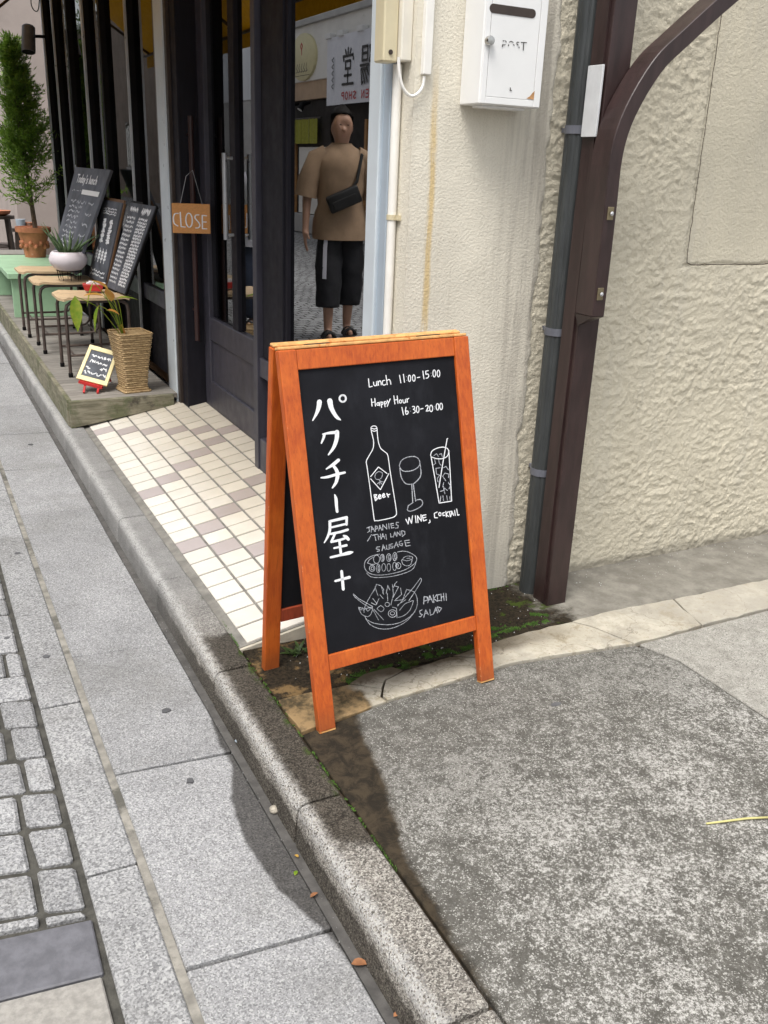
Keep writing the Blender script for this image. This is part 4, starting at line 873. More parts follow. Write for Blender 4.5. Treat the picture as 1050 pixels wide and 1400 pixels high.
strokes('plate_drawing', 'F', 8, [[(75, 760), (90, 690), (170, 625), (300, 590)], [(560, 560), (640, 545), (730, 560), (820, 610), (848, 660), (820, 720), (720, 790), (600, 840), (420, 880), (250, 890), (140, 860), (85, 800), (75, 750)], [(110, 860), (170, 915), (300, 925), (500, 905), (700, 850), (800, 790), (835, 700)],
  [(625, 680), (660, 635), (720, 615), (785, 630), (775, 660), (700, 685), (630, 665)], [(625, 675), (640, 730), (700, 758), (760, 735), (785, 640)], el(255, 665, 45, 60), el(340, 645, 28, 52), el(435, 640, 33, 55), el(525, 625, 30, 60), el(190, 795, 40, 43), el(280, 795, 26, 60), el(360, 780, 28, 55), el(435, 780, 26, 55), el(520, 765, 28, 58), el(575, 755, 38, 43),
  [(120, 720), (150, 670), (200, 640)], [(130, 720), (180, 740), (230, 735)], [(700, 650), (750, 645)], el(345, 645, 10, 35, 8), el(440, 640, 14, 36, 8), el(530, 625, 12, 40, 8), el(285, 795, 8, 40, 8), el(195, 795, 20, 22, 8), el(560, 755, 14, 26, 8)], 'chalk')
strokes('salad_drawing', 'G', 5.2, [[(155, 420), (165, 360), (225, 250), (260, 205)], [(575, 205), (640, 225), (672, 290), (665, 380), (600, 460), (500, 515), (380, 535), (250, 520), (190, 490)], [(165, 460), (210, 530), (300, 570), (400, 572), (500, 540), (580, 490), (650, 410)], [(100, 370), (130, 435), (190, 460), (225, 430), (235, 370), (170, 385), (100, 370)],
  [(50, 245), (100, 290), (240, 365)], [(50, 245), (65, 275), (150, 340), (230, 385)], [(705, 95), (640, 180), (480, 360)], [(705, 95), (715, 120), (660, 210), (590, 310)], [(260, 180), (290, 265)], [(275, 155), (320, 170), (345, 250)], [(310, 255), (340, 290)], [(370, 240), (385, 165), (405, 210)], [(380, 240), (385, 310)], [(430, 155), (440, 250), (415, 350)],
  [(450, 170), (490, 180), (430, 290)], [(440, 185), (455, 150), (475, 130)], [(510, 190), (520, 250), (460, 300)], [(570, 200), (530, 300), (450, 310)], [(480, 350), (560, 300)], [(500, 400), (550, 340), (600, 320), (635, 310), (600, 400), (540, 450), (490, 465)], [(225, 330), (270, 350), (300, 290)], [(240, 290), (280, 340)], [(245, 400), (295, 490)], [(250, 390), (345, 490)],
  [(280, 385), (315, 355), (350, 385), (320, 415), (280, 385)], el(430, 430, 40, 35), el(430, 428, 22, 16, 8), el(380, 345, 22, 20, 9), [(430, 370), (470, 380), (475, 470)], [(110, 375), (125, 400), (140, 375), (150, 405), (170, 380), (190, 410), (215, 385)], [(320, 170), (345, 205), (335, 240)], [(225, 250), (262, 190), (275, 155)]], 'chalk')
strokes('salad_lettering', 'G', 7.5, [[(735, 340), (740, 270), (775, 275), (770, 305), (740, 312)], [(775, 330), (795, 260), (825, 325)], [(785, 300), (815, 295)], [(830, 255), (835, 325)], [(865, 250), (835, 290), (870, 315)], [(895, 250), (870, 255), (872, 310), (900, 305)], [(905, 245), (910, 310)], [(930, 240), (935, 305)], [(908, 275), (932, 270)], [(955, 240), (958, 305)],
  [(720, 395), (695, 405), (700, 430), (720, 440), (705, 460), (690, 458)], [(735, 465), (755, 395), (780, 440)], [(745, 430), (770, 425)], [(795, 390), (800, 445), (825, 435)], [(830, 435), (855, 370), (870, 425)], [(840, 405), (865, 400)], [(870, 370), (885, 415), (910, 380), (870, 365)]], 'chalk', False)

# ------------------------------------------------------------------ deck with its furniture
DZ = .14
deck = empty('wooden_deck', (.94, 7, 0)); tag(deck, 'low weathered wooden deck along the shop front', 'deck')
y = 4.735
while y < 9.6:
    MB().box(.672, 1.215, y+.002, y+.098, DZ-.025, DZ+random.uniform(-.0015, .001)).build('plank', M['deck'], deck, bevel=.002); y += .1
MB().hexa([(.655, 4.705, .0), (1.19, 4.705, .082), (1.19, 4.733, .082), (.655, 4.733, .0), (.655, 4.705, DZ+.001), (1.19, 4.705, DZ+.001), (1.19, 4.733, DZ+.001), (.655, 4.733, DZ+.001)]).build('front_fascia', M['fascia'], deck, bevel=.003)
MB().box(.648, .671, 4.734, 9.6, .004, DZ+.004).build('side_fascia', M['fascia'], deck, bevel=.003)
MB().box(.685, 1.20, 4.80, 9.55, .10, DZ-.026).build('joist', M['black'], deck)
for yy in (5.2, 6.6, 8.0, 9.4):
    MB().box(.70, .76, yy, yy+.08, .0, .099).build('bearer', M['black'], deck)
def make_stool(loc):
    r = empty('stool', loc); s0 = DZ+.445
    x0, x1, hy = loc[0], loc[0]+.34, .15; cy = loc[1]
    def seat_pt(x, yy): return s0 + .012*math.sin((x-x0)/(x1-x0)*math.pi)*-1 + (.010 if abs(yy) > .1 else 0)
    nxs, nys = 9, 7; top = []; bot = []
    for j in range(nys):
        for i in range(nxs):
            x = x0-.03+(x1-x0+.06)*i/(nxs-1); yy = -.17+.34*j/(nys-1); fx = 1 if i in (0, nxs-1) else 0; fy = 1 if j in (0, nys-1) else 0
            if fx and fy: x += .025*(1 if i == 0 else -1)
            z = s0-.010*math.sin(math.pi*i/(nxs-1))-.012*fx
            top.append((x, cy+yy, z)); bot.append((x, cy+yy, z-.014))
    vs = top+bot; N = nxs*nys; fs = []
    for j in range(nys-1):
        for i in range(nxs-1):
            a = j*nxs+i; fs += [(a, a+1, a+nxs+1, a+nxs), (N+a, N+a+nxs, N+a+nxs+1, N+a+1)]
    per = [i for i in range(nxs)]+[j*nxs+nxs-1 for j in range(1, nys)]+[(nys-1)*nxs+i for i in range(nxs-2, -1, -1)]+[j*nxs for j in range(nys-2, 0, -1)]
    for a, b in zip(per, per[1:]+per[:1]): fs.append((a, N+a, N+b, b))
    MB().add(vs, fs).build('seat', M['seat'], r, smooth=True)
    for sy in (-1, 1):
        yy = cy+sy*hy; zt = s0-.03
        arch = [(x0, yy, DZ+.006), (x0, yy, zt-.05), (x0+.008, yy, zt-.02), (x0+.03, yy, zt-.004), (x0+.06, yy, zt), (x1-.06, yy, zt), (x1-.03, yy, zt-.004), (x1-.008, yy, zt-.02), (x1, yy, zt-.05), (x1, yy, DZ+.006)]
        MB().tube(arch, .0095, 8).build('leg_frame', M['steel_br'], r, smooth=True)
        lo = [(x0, yy, DZ+.12), (x1-.08, yy, DZ+.12), (x1-.035, yy, DZ+.126), (x1-.012, yy, DZ+.15), (x1-.002, yy, DZ+.19)]
        MB().tube(lo, .007, 8).build('side_rail', M['steel_br'], r, smooth=True)
        for xx in (x0, x1): MB().lathe([(.012, 0), (.013, .02), (.010, .024)], (xx, yy, DZ+.0005), 10).build('foot_cap', M['black'], r, smooth=True)
    for xx in (x0+.03, x1-.02): MB().tube([(xx, cy-hy, DZ+.12), (xx, cy+hy, DZ+.12)], .006, 8).build('cross_rail', M['steel_br'], r, smooth=True)
    return r
st = make_stool((.757, 5.43, DZ)); tag(st, 'nearest of the three plywood stools, holding the folding menu board', 'stool', 'stools on the deck')
for (x, yv, lb) in ((.718, 6.14, 'middle of the three plywood stools, holding the white flowerpot'), (.70, 6.74, 'farthest of the three plywood stools, beside the mint green bench')):
    c_ = copy_tree(st); c_.location = (x, yv, DZ); c_['label'] = lb
# mint green bench
bn = empty('bench', (.94, 8.1, DZ)); tag(bn, 'mint green painted wooden bench on the deck', 'bench')
MB().box(.675, 1.205, 7.42, 8.85, .43, .47).build('seat_board', M['green'], bn, bevel=.003)
for yy in (7.46, 8.72): MB().box(.70, 1.18, yy, yy+.035, DZ+.001, .429).build('end_panel', M['green'], bn, bevel=.003)
MB().box(.93, .96, 7.496, 8.719, .33, .428).build('stretcher', M['green'], bn)
# leaning menu boards
def lean_board(name, label, bl, br, tr, tl, th, mat, edge=None, group='menu chalkboards on the stools'):
    bl, br, tr, tl = map(Vector, (bl, br, tr, tl)); n = (br-bl).cross(tl-bl).normalized()
    r = empty(name, (bl+br)/2); tag(r, label, 'chalkboard', group)
    f = MB().hexa([bl, br, br-n*th, bl-n*th, tl, tr, tr-n*th, tl-n*th]).build('board', M[mat], r, bevel=.002)
    if edge:
        for a, b in ((bl, tl), (br, tr), (tl, tr), (bl, br)): MB().bar(a-n*th/2, b-n*th/2, th*1.1, .010, n).build('edge_strip', M[edge], r)
    P = lambda u, v, l=0: bl.lerp(br, u).lerp(tl.lerp(tr, u), 1-v)+n*(.0025+l)
    return r, P
def scribble(mb, P, x0, x1, y, h, w, dens=26):
    x = x0; pts = []
    while x < x1:
        word = random.uniform(.06, .2); xe = min(x1, x+word); pts = []
        k = int((xe-x)*dens)+2
        for i in range(k+1):
            pts.append((x+(xe-x)*i/k, y+random.uniform(-h, h)))
        ribbon(mb, pts, w, P); x = xe+random.uniform(.02, .05)
SZ = DZ+.452
# board 1: today's lunch (large)
b1, P1 = lean_board('menu_board', 'large chalkboard headed Today\'s lunch, leaning behind the white pot', (.885, 6.66, SZ+.03), (.93, 5.99, SZ+.03), (1.175, 5.93, 1.235), (1.117, 6.80, 1.235), .018, 'board2')
mb = MB()
TL = {'T': [[(0, 0), (.8, 0)], [(.4, 0), (.35, 1)]], 'o': [el(.3, .7, .25, .28, 8)], 'd': [el(.3, .7, .25, .28, 8), [(.58, 0), (.55, 1)]], 'a': [el(.3, .7, .25, .28, 8), [(.56, .45), (.6, 1)]], 'y': [[(0, .45), (.25, .9)], [(.55, .45), (.1, 1.3)]], "'": [[(.1, 0), (.08, .2)]], 's': [[(.45, .48), (.1, .5), (.12, .68), (.45, .78), (.4, .98), (.05, 1)]],
      'l': [[(.1, 0), (.08, 1)]], 'u': [[(.05, .45), (.08, .95), (.4, .95), (.45, .45)], [(.45, .45), (.5, 1)]], 'n': [[(.05, .45), (.08, 1)], [(.08, .6), (.3, .45), (.45, .6), (.45, 1)]], 'c': [[(.45, .5), (.15, .5), (.05, .75), (.2, 1), (.45, .95)]], 'h': [[(.1, 0), (.08, 1)], [(.08, .6), (.3, .48), (.45, .62), (.45, 1)]]}
x = .16
for ch in "Today's lunch":
    if ch == ' ': x += .03; continue
    for s_ in TL[ch]: ribbon(mb, [(x+a*.070, .075+b*.075) for a, b in s_], .016, P1)
    x += .068*(.95 if ch == 'T' else .35 if ch in "l'" else .78)
mb.build('heading', M['chalkpen'], b1)['kind'] = 'stuff'
mb = MB(); mb.add([P1(.42, .215, .0006), P1(.93, .215, .0006), P1(.93, .262, .0006), P1(.42, .262, .0006)], [(0, 1, 2, 3)]); mb.build('price_label', M['white'], b1)
mb = MB(); scribble(mb, P1, .10, .40, .235, .008, .008)
for k in range(11):
    yy = .34+k*.05; scribble(mb, P1, .14+random.uniform(0, .05), .62+random.uniform(-.1, .05), yy, .016, .014)
    if k % 2 == 0: scribble(mb, P1, .72, .90, yy, .014, .014)
mb.build('menu_lettering', M['chalk'], b1)['kind'] = 'stuff'
# board 2
b2, P2b = lean_board('menu_board', 'narrow chalkboard with vertical white characters between the two larger boards', (1.03, 6.10, SZ), (1.055, 5.72, SZ), (1.175, 5.66, 1.06), (1.148, 6.07, 1.06), .03, 'board2', 'int_wood')
mb = MB()
for k in range(3): scribble(mb, P2b, .15, .85, .10+k*.03, .012, .012)
for cx in (.35, .70):
    for k in range(5):
        yy = .24+k*.06
        for q in range(3): ribbon(mb, [(cx-.07+random.uniform(-.03, .03), yy+q*.016), (cx+.07+random.uniform(-.03, .03), yy+q*.016-.008)], .022, P2b)
        ribbon(mb, [(cx, yy-.01), (cx-.02, yy+.045)], .022, P2b)
for k in range(4):
    for q in range(3): ribbon(mb, [(.18+k*.17, .64+q*.04), (.28+k*.17, .63+q*.04)], .03, P2b)
    ribbon(mb, [(.23+k*.17, .60), (.22+k*.17, .76)], .03, P2b)
for k in range(2): scribble(mb, P2b, .1, .9, .88+k*.05, .016, .014)
mb.build('menu_lettering', M['chalkpen'], b2)['kind'] = 'stuff'
# board 3: folding
b3, P3 = lean_board('folding_menu_board', 'two-leaf folding chalkboard with dense white writing on the nearest stool', (1.045, 5.60, SZ), (1.056, 5.43, SZ), (1.180, 5.185, 1.075), (1.167, 5.39, 1.075), .02, 'board2', 'black')
mb = MB()
scribble(mb, P3, .2, .9, .07, .02, .03)
for k in range(16): scribble(mb, P3, .12, .88, .16+k*.05, .013, .016, 40)
mb.build('menu_lettering', M['chalkpen'], b3)['kind'] = 'stuff'
bl, br, tr, tl = (Vector(p) for p in ((1.057, 5.427, SZ), (1.076, 5.265, SZ), (1.204, 4.98, 1.075), (1.181, 5.182, 1.075)))
n3 = (br-bl).cross(tl-bl).normalized()
MB().hexa([bl, br, br-n3*.02, bl-n3*.02, tl, tr, tr-n3*.02, tl-n3*.02]).build('second_leaf', M['board2'], b3, bevel=.002)
MB().bar(br-n3*.01, tr-n3*.01, .022, .01, n3).build('leaf_edge', M['black'], b3)
P3b = lambda u, v, l=0: bl.lerp(br, u).lerp(tl.lerp(tr, u), 1-v)+n3*(.0025+l)
mb = MB(); scribble(mb, P3b, .2, .85, .08, .03, .035)
for k in range(22): scribble(mb, P3b, .15, .85, .16+k*.036, .012, .018, 46)
mb.build('menu_lettering', M['chalkpen'], b3)['kind'] = 'stuff'
# small chalkboard on an easel
sb = empty('small_chalkboard', (.845, 4.95, DZ)); tag(sb, 'small cream-framed chalkboard on a red easel at the deck edge', 'chalkboard')
c4 = [Vector(PY(u, v, yy)) for (u, v, yy) in ((104, 517, 4.93), (146, 528, 4.86), (162, 482, 4.955), (123, 471, 5.025))]
n4 = (c4[1]-c4[0]).cross(c4[3]-c4[0]).normalized()
Q = lambda u, v, d=0: c4[0].lerp(c4[1], u).lerp(c4[3].lerp(c4[2], u), v)+n4*d
def qbox(u0, u1, v0, v1, d0, d1): return MB().hexa([Q(u0, v0, d0), Q(u1, v0, d0), Q(u1, v1, d0), Q(u0, v1, d0), Q(u0, v0, d1), Q(u1, v0, d1), Q(u1, v1, d1), Q(u0, v1, d1)])
qbox(.1, .9, .1, .9, -.008, -.001).build('slate', M['board2'], sb)
for q in ((0, 1, 0, .12), (0, 1, .88, 1), (0, .11, .121, .879), (.89, 1, .121, .879)): qbox(*q, -.012, .003).build('frame_bar', M['yellowframe'], sb, bevel=.001)
mb = MB(); PQ = lambda x, y, l=0: Q(x, 1-y, .0003+l)
for k, (a, b) in enumerate(((.2, .85), (.22, .78), (.62, .82), (.16, .3), (.16, .86))): scribble(mb, PQ, a, b, (.27, .43, .58, .62, .76)[k], .04, .028, 40)
mb.build('chalk_writing', M['chalkpen'], sb)
es = MB().bar(Q(.12, -.05, -.006), Q(.88, -.05, -.006), .03, .014); es.build('easel_ledge', M['red'], sb)
for u in (.3, .75):
    t_ = Q(u, -.03, -.016); MB().bar(t_, Vector((t_.x-.02, t_.y-.055, DZ+.005)), .010, .010).build('easel_leg', M['red'], sb)
t_ = Q(.5, .75, -.018); MB().bar(t_, Vector((t_.x+.06, t_.y+.11, DZ+.005)), .009, .009).build('easel_leg', M['red'], sb)
# wicker planter: woven rows are separate coils
wk = empty('wicker_planter', (1.01, 4.86, DZ)); tag(wk, 'tall square wicker planter with an orange-leaved plant on the deck', 'planter')
cx_, cy_ = 1.012, 4.868
def wk_r(t): return .058+.012*(1-min(1, t/.12))**2*1.6+.033*t**1.3
Mw = rot(0, 0, math.radians(8))
def sq(t, e=0, k=7):
    r = wk_r(t)+e; pts = []; rc = .014
    for q in range(4):
        a0 = q*math.pi/2
        cxq, cyq = (r-rc)*(1 if q in (0, 3) else -1), (r-rc)*(1 if q in (0, 1) else -1)
        for j in range(4):
            an = a0+j/3*math.pi/2; pts.append((cxq+rc*math.cos(an), cyq+rc*math.sin(an)))
    return [Vector((cx_, cy_, DZ+.001+t*.315))+Mw @ Vector((p[0], p[1], 0)) for p in pts]
MB().rings([sq(t, -.004) for t in np.linspace(0, .97, 12)]).build('liner', M['wicker'], wk)
rows = 27
for k in range(rows):
    t = (k+.5)/rows; R = []
    ring_c = sq(t, 0)
    for p in range(4):
        pass
    mbk = MB(); n_ = len(ring_c); vs = []
    for i, p in enumerate(ring_c):
        d = (p-Vector((cx_, cy_, p.z))).normalized(); wv = .0016*math.sin(i*1.9+k*math.pi)
        for j in range(5):
            an = 2*math.pi*j/5; vs.append(p+d*(.0048*math.cos(an)+wv)+Vector((0, 0, .0058*math.sin(an))))
    fs = [(i*5+j, i*5+(j+1) % 5, ((i+1) % n_)*5+(j+1) % 5, ((i+1) % n_)*5+j) for i in range(n_) for j in range(5)]
    mbk.add(vs, fs).build('woven_row', M['wicker'], wk, smooth=True)
MB().rings([sq(.93, -.008), sq(.935, -.008)]).build('soil', M['soil'], wk)
def leaf(mb, base, d, L, W, droop=.5, nrm=None, n=7, fold=.25):
    d = Vector(d).normalized(); base = Vector(base); side = d.cross(Vector((0, 0, 1)));
    if side.length < .01: side = Vector((1, 0, 0))
    side.normalize(); vs = []; p = base.copy(); dd = d.copy()
    for i in range(n+1):
        t = i/n; w = W*(math.sin(math.pi*min(1, t**.75))*.98+.02)/2; up_ = side.cross(dd).normalized()
        vs += [p-side*w+up_*w*fold, p.copy(), p+side*w+up_*w*fold]
        p += dd*L/n; dd = (dd+Vector((0, 0, -droop/n))).normalized()
    fs = []
    for i in range(n):
        a = i*3; fs += [(a, a+1, a+4, a+3), (a+1, a+2, a+5, a+4)]
    mb.add(vs, fs)
top_ = Vector((cx_-.03, cy_, DZ+.30))
tips = [((102, 405, 4.80), (0, -.1, -1), .13, .045, 'leaf'), ((135, 418, 4.80), (-.25, 0, -1), .10, .055, 'leaf'), ((142, 405, 4.82), (-1, 0, .25), .075, .05, 'leafo'), ((160, 408, 4.84), (1, .1, .1), .085, .035, 'leaf'), ((148, 396, 4.86), (-.6, .2, .5), .07, .05, 'leafo'), ((128, 385, 4.86), (-.4, 0, -1), .10, .025, 'leaf'), ((146, 424, 4.8), (.6, -.2, -.1), .05, .04, 'leafo'), ((152, 412, 4.8), (-.2, -.2, .7), .06, .04, 'leafo')]
for (pxl, d, L, W, mt) in tips:
    b_ = Vector(PY(*pxl)); mid = top_.lerp(b_, .5)+Vector((0, 0, .035)); s_ = MB().tube(smoothline([tuple(top_+Vector((0, 0, -.03))), tuple(mid), tuple(b_)], 5), .0022, 5).build('stem', M['leaf'], wk)
    mb = MB(); leaf(mb, b_, d, L*1.35, W*1.35, .5); mb.build('leaf', M[mt], wk, smooth='all')
MB().tube([top_+Vector((.005, 0, -.02)), top_+Vector((-.012, 0, .05))], [.012, .006], 7).build('crown_base', M['leafo'], wk)
# white bowl pot with aloe on wire stand
pz = DZ+.447
wp = empty('aloe_pot', (.985, 6.20, pz)); tag(wp, 'round white pot of spiky aloe in a wire stand on the middle stool', 'potted plant')
pc = Vector((.905, 6.03, pz+.05))
MB().lathe([(.045, 0), (.078, .012), (.108, .045), (.114, .075), (.103, .105), (.090, .118), (.083, .114), (.08, .09)], pc, 28).build('pot', M['pot_w'], wp, smooth='all')
MB().lathe([(.08, .095), (.02, .098)], pc, 16).build('soil', M['soil'], wp)
for k in range(8):
    a = 2*math.pi*k/8; MB().tube([(pc.x+.062*math.cos(a), pc.y+.062*math.sin(a), pz-.004), (pc.x+.07*math.cos(a), pc.y+.07*math.sin(a), pz+.052)], .002, 5).build('stand_leg', M['black'], wp)
MB().lathe([(.0715, .010), (.0745, .010), (.0745, .014), (.0715, .014)], pc+Vector((0, 0, -.006)), 24, cap=False).build('stand_ring', M['black'], wp)
for k in range(20):
    a = k*2.4+.2; el_ = .35+1.0*((k*7) % 11)/11; L = .16+.08*((k*5) % 7)/7
    mb = MB(); d = Vector((math.cos(a)*math.cos(el_), math.sin(a)*math.cos(el_), math.sin(el_))); p = pc+Vector((math.cos(a)*.03, math.sin(a)*.03, .095)); pts = []; rr = []
    for i in range(7):
        pts.append(tuple(p)); rr.append(.0125*(1-i/6.3)); p = p+d*L/6; d = (d+Vector((0, 0, .05 if k % 3 else -.09))).normalized()
    mb.tube(pts, rr, 6); mb.build('aloe_leaf', M['aloe'], wp, smooth='all')
rb = MB().hexa([(.90, 5.47, DZ+.447), (.985, 5.43, DZ+.447), (.995, 5.49, DZ+.447), (.91, 5.53, DZ+.447), (.885, 5.46, DZ+.485), (.995, 5.42, DZ+.485), (1.005, 5.50, DZ+.485), (.90, 5.54, DZ+.485)])
rbt = empty('red_tray', (.945, 5.48, DZ+.447)); tag(rbt, 'small red paper tray on the nearest stool', 'tray'); rb.build('tray', M['red'], rbt, bevel=.002)
MB().hexa([(.91, 5.47, DZ+.4855), (.985, 5.44, DZ+.4855), (.99, 5.49, DZ+.4855), (.915, 5.52, DZ+.4855), (.93, 5.46, DZ+.50), (1.01, 5.43, DZ+.492), (1.015, 5.48, DZ+.492), (.935, 5.51, DZ+.50)]).build('napkin', M['white'], rbt)
# terracotta pot with conifer
tp = empty('potted_conifer', (1.03, 8.68, .47)); tag(tp, 'feathery green conifer in a terracotta pot behind the green bench', 'tree')
tc = Vector((1.03, 8.66, .471))
MB().lathe([(.085, 0), (.10, .10), (.125, .20), (.128, .205), (.145, .21), (.148, .25), (.136, .25), (.125, .235)], tc, 28).build('pot', M['terra'], tp, smooth=True)
MB().lathe([(.13, .225), (.02, .23)], tc, 16).build('soil', M['soil'], tp)
for k in range(16):
    a = 2*math.pi*k/16; MB().ell(tc+Vector((.108*math.cos(a), .108*math.sin(a), .09+.03*(k % 2))), .018, .018, .022, 8, 6).build('relief_flower', M['terra'], tp, smooth='all')
tr_top = Vector((.985, 8.62, 2.22))
trk = MB().tube([tc+Vector((.02, 0, .2)), tc+Vector((.0, 0, .55)), Vector((1.0, 8.64, 1.5)), tr_top], [.022, .017, .010, .003], 7).build('trunk', M['bark'], tp, smooth=True)
rng = random.Random(3); mb = MB(); mbr = MB()
for k in range(185):
    t = rng.random()**.9; z0 = .88+t*1.28; base = Vector((1.03-.045*(z0-.5)/1.7, 8.66-.03*(z0-.5)/1.7, z0))
    a = rng.random()*2*math.pi; L = (.34*(1-t)**.8+.035)*rng.uniform(.45, 1.25); d = Vector((math.cos(a), math.sin(a), rng.uniform(.35, 1.0))).normalized()
    pts = []; p = base.copy()
    for i in range(6):
        pts.append(p.copy()); p += d*L/5; d = (d+Vector((0, 0, .06))).normalized()
    mbr.tube(pts, [.004, .0035, .003, .0022, .0015, .001], 4)
    for i in range(1, 6):
        for q in range(13):
            o = pts[i]+Vector([rng.gauss(0, .018) for _ in range(3)]); dd = ((pts[i]-pts[i-1]).normalized()*.8+Vector([rng.gauss(0, .55) for _ in range(3)])).normalized(); l = rng.uniform(.03, .07); w = rng.uniform(.004, .008)
            s_ = dd.orthogonal().normalized()*w
            mb.add([o, o+dd*l*.45+s_, o+dd*l, o+dd*l*.45-s_], [(0, 1, 2, 3)])
mb.build('crown', M['needle'], tp); mbr.build('branches', M['bark'], trk)
# spotlight on the end of the shop front
sl = empty('spotlight', (1.15, 8.50, 2.10)); tag(sl, 'black cylindrical spotlight fixed to the far end of the shop front', 'spotlight')
ax = Vector((.12, .25, 1)).normalized(); c0 = Vector((1.093, 8.44, 2.06)); MB().tube([c0, c0+ax*.03, c0+ax*.19, c0+ax*.20], [.052, .053, .050, .040], 20).build('lamp_body', M['tie'], sl, smooth=True)
MB().tube([c0-ax*.004, c0+ax*.003], [.047, .047], 20).build('lamp_mouth', M['black'], sl)
MB().tube([c0+ax*.12, Vector((1.19, 8.50, 2.185)), Vector((SX+.0, 8.53, 2.19))], .012, 8).build('arm', M['black'], sl); MB().rbox((SX-.006, 8.55, 2.19), (.012, .05, .07), rot()).build('wall_plate', M['black'], sl)
MB().tube(smoothline([(1.16, 8.49, 2.50), (1.15, 8.48, 2.40), (1.18, 8.49, 2.36), (1.21, 8.51, 2.40), (1.235, 8.52, 2.60)], 5), .004, 6).build('cable', M['black'], sl)
# far furniture beyond the bench
def far_table(name, label, cat, c, r, h, dish):
    t_ = empty(name, c); tag(t_, label, cat); c = Vector(c)
    MB().lathe([(r, h-.03), (r, h)], c, 20).build('top', M['bronze'], t_, smooth=True)
    for k in range(4):
        a = math.pi/4+k*math.pi/2; MB().bar(c+Vector((r*.8*math.cos(a), r*.8*math.sin(a), h-.03)), c+Vector((r*1.0*math.cos(a), r*1.0*math.sin(a), .002)), .03, .03).build('leg', M['bronze'], t_)
    MB().lathe([(r*.75, h*.35), (r*.75, h*.38)], c, 16, cap=False).build('ring', M['bronze'], t_)
    return t_
pl_ = tag(MB().box(.80, 3.2, 9.62, 13.2, -.1, .22).build('terrace', M['bronze'], None, loc=(2, 11, -.1)), kind='structure')
far_table('side_table', 'dark round wooden table with a terracotta dish behind the bench', 'table', (.92, 10.6, .221), .17, .48, 1)
far_table('side_table', 'low dark stool with a blue cup behind the terracotta pot', 'table', (1.14, 10.2, .221), .13, .38, 0)
single('terracotta_dish', MB().lathe([(.09, 0), (.13, .02), (.14, .05), (.12, .05)], (.92, 10.6, .702), 18), M['terra'], 'stacked terracotta dish on the dark round table', 'dish', smooth=True)
single('blue_cup', MB().lathe([(.04, 0), (.05, .09), (.045, .09)], (1.10, 10.18, .602), 16), M['alu'], 'pale blue cup on the low dark stool', 'cup', smooth=True)
single('terracotta_cup', MB().lathe([(.03, 0), (.05, .06), (.045, .06)], (1.185, 10.2, .602), 16), M['terra'], 'tiny terracotta pot beside the pale blue cup', 'pot', smooth=True)
single('grey_block', MB().box(.76, 1.12, 8.95, 9.35, DZ+.002, .47), M['deck'], 'grey wooden block behind the green bench', 'box', bevel=.004)

# ------------------------------------------------------------------ neighbours on this side of the street
def building(name, label, x0, x1, y0, y1, h, wm, face, wins, roof=True):
    """face '+x' or '-y': side carrying windows; wins = list of (a0,a1,z0,z1)"""
    r = empty(name, ((x0+x1)/2, (y0+y1)/2, -.12)); tag(r, label, 'building', None)
    MB().box(x0, x1, y0, y1, -.12, h).build('wall', M[wm], r)
    if roof: MB().box(x0-.15, x1+.15, y0-.15, y1+.15, h, h+.18).build('roof', M['fac_g2'], r)
    for (a0, a1, z0, z1) in wins:
        if face == '+x':
            w = MB().box(x1+.0, x1+.05, a0, a1, z0, z1).build('window', M['bronze'], r); MB().box(x1+.051, x1+.056, a0+.06, a1-.06, z0+.06, z1-.06).build('pane', M['glassd'], w)
            MB().box(x1+.0005, x1+.09, a0-.05, a1+.05, z0-.08, z0-.001).build('sill', M['fac_g2'], w)
        else:
            yy = y0 if face == '-y' else x0
            w = (MB().box(a0, a1, y0-.05, y0, z0, z1) if face == '-y' else MB().box(x0-.05, x0, a0, a1, z0, z1)).build('window', M['bronze'], r)
            (MB().box(a0+.06, a1-.06, y0-.056, y0-.051, z0+.06, z1-.06) if face == '-y' else MB().box(x0-.056, x0-.051, a0+.06, a1-.06, z0+.06, z1-.06)).build('pane', M['glassd'], w)
    return r
building('beige_house', 'pinkish beige house beyond the end of the shop front', 1.42, 8, 13.4, 24, 5.6, 'fac_p', '-y', [(2.2, 3.4, .9, 2.2), (4.4, 5.6, .9, 2.2)])
building('brown_house', 'brown house farther along the pavement on the shop side', 1.9, 8, 24.6, 40, 5.0, 'fac_br', '-x', [(26, 28, 1, 2.4), (30, 32, 1, 2.4), (34, 36, 1, 2.4)])
# ------------------------------------------------------------------ other side of the street (seen mirrored in the shop glass)
FX = -5.9
gs = building('tea_shop', 'cream fronted shop across the street with a banner and green curtain', -11, FX, 14.2, 21.9, 4.9, 'fac_w', '+x', [])
MB().box(FX+.001, FX+.16, 14.3, 21.8, 3.02, 4.10).build('fascia', M['fac_w'], gs, bevel=.01)
MB().box(FX+.0, FX+.24, 14.2, 21.9, 4.101, 4.20).build('cornice', M['fac_g2'], gs)
MB().box(FX+.002, FX+.12, 14.3, 21.8, 2.66, 3.019).build('brown_band', M['fac_b'], gs)
MB().box(FX+.003, FX+.05, 14.6, 21.5, .05, 2.655).build('dark_opening_panel', M['dark_in'], gs)  # solid dark panel, coloured as the shade inside an open shop front
for yy in (14.8, 16.0, 17.2, 18.4, 20.9, 21.4): MB().box(FX+.051, FX+.10, yy, yy+.09, .1, 2.2).build('lattice_post', M['lattice'], gs)
MB().box(FX+.051, FX+.25, 14.6, 21.5, -.1, .28).build('step', M['fac_g2'], gs)
MB().box(FX+.051, FX+.09, 18.6, 20.7, .3, 1.7).build('pale_wall', M['fac_w'], gs)  # pale wall piece, cream white like the fascia
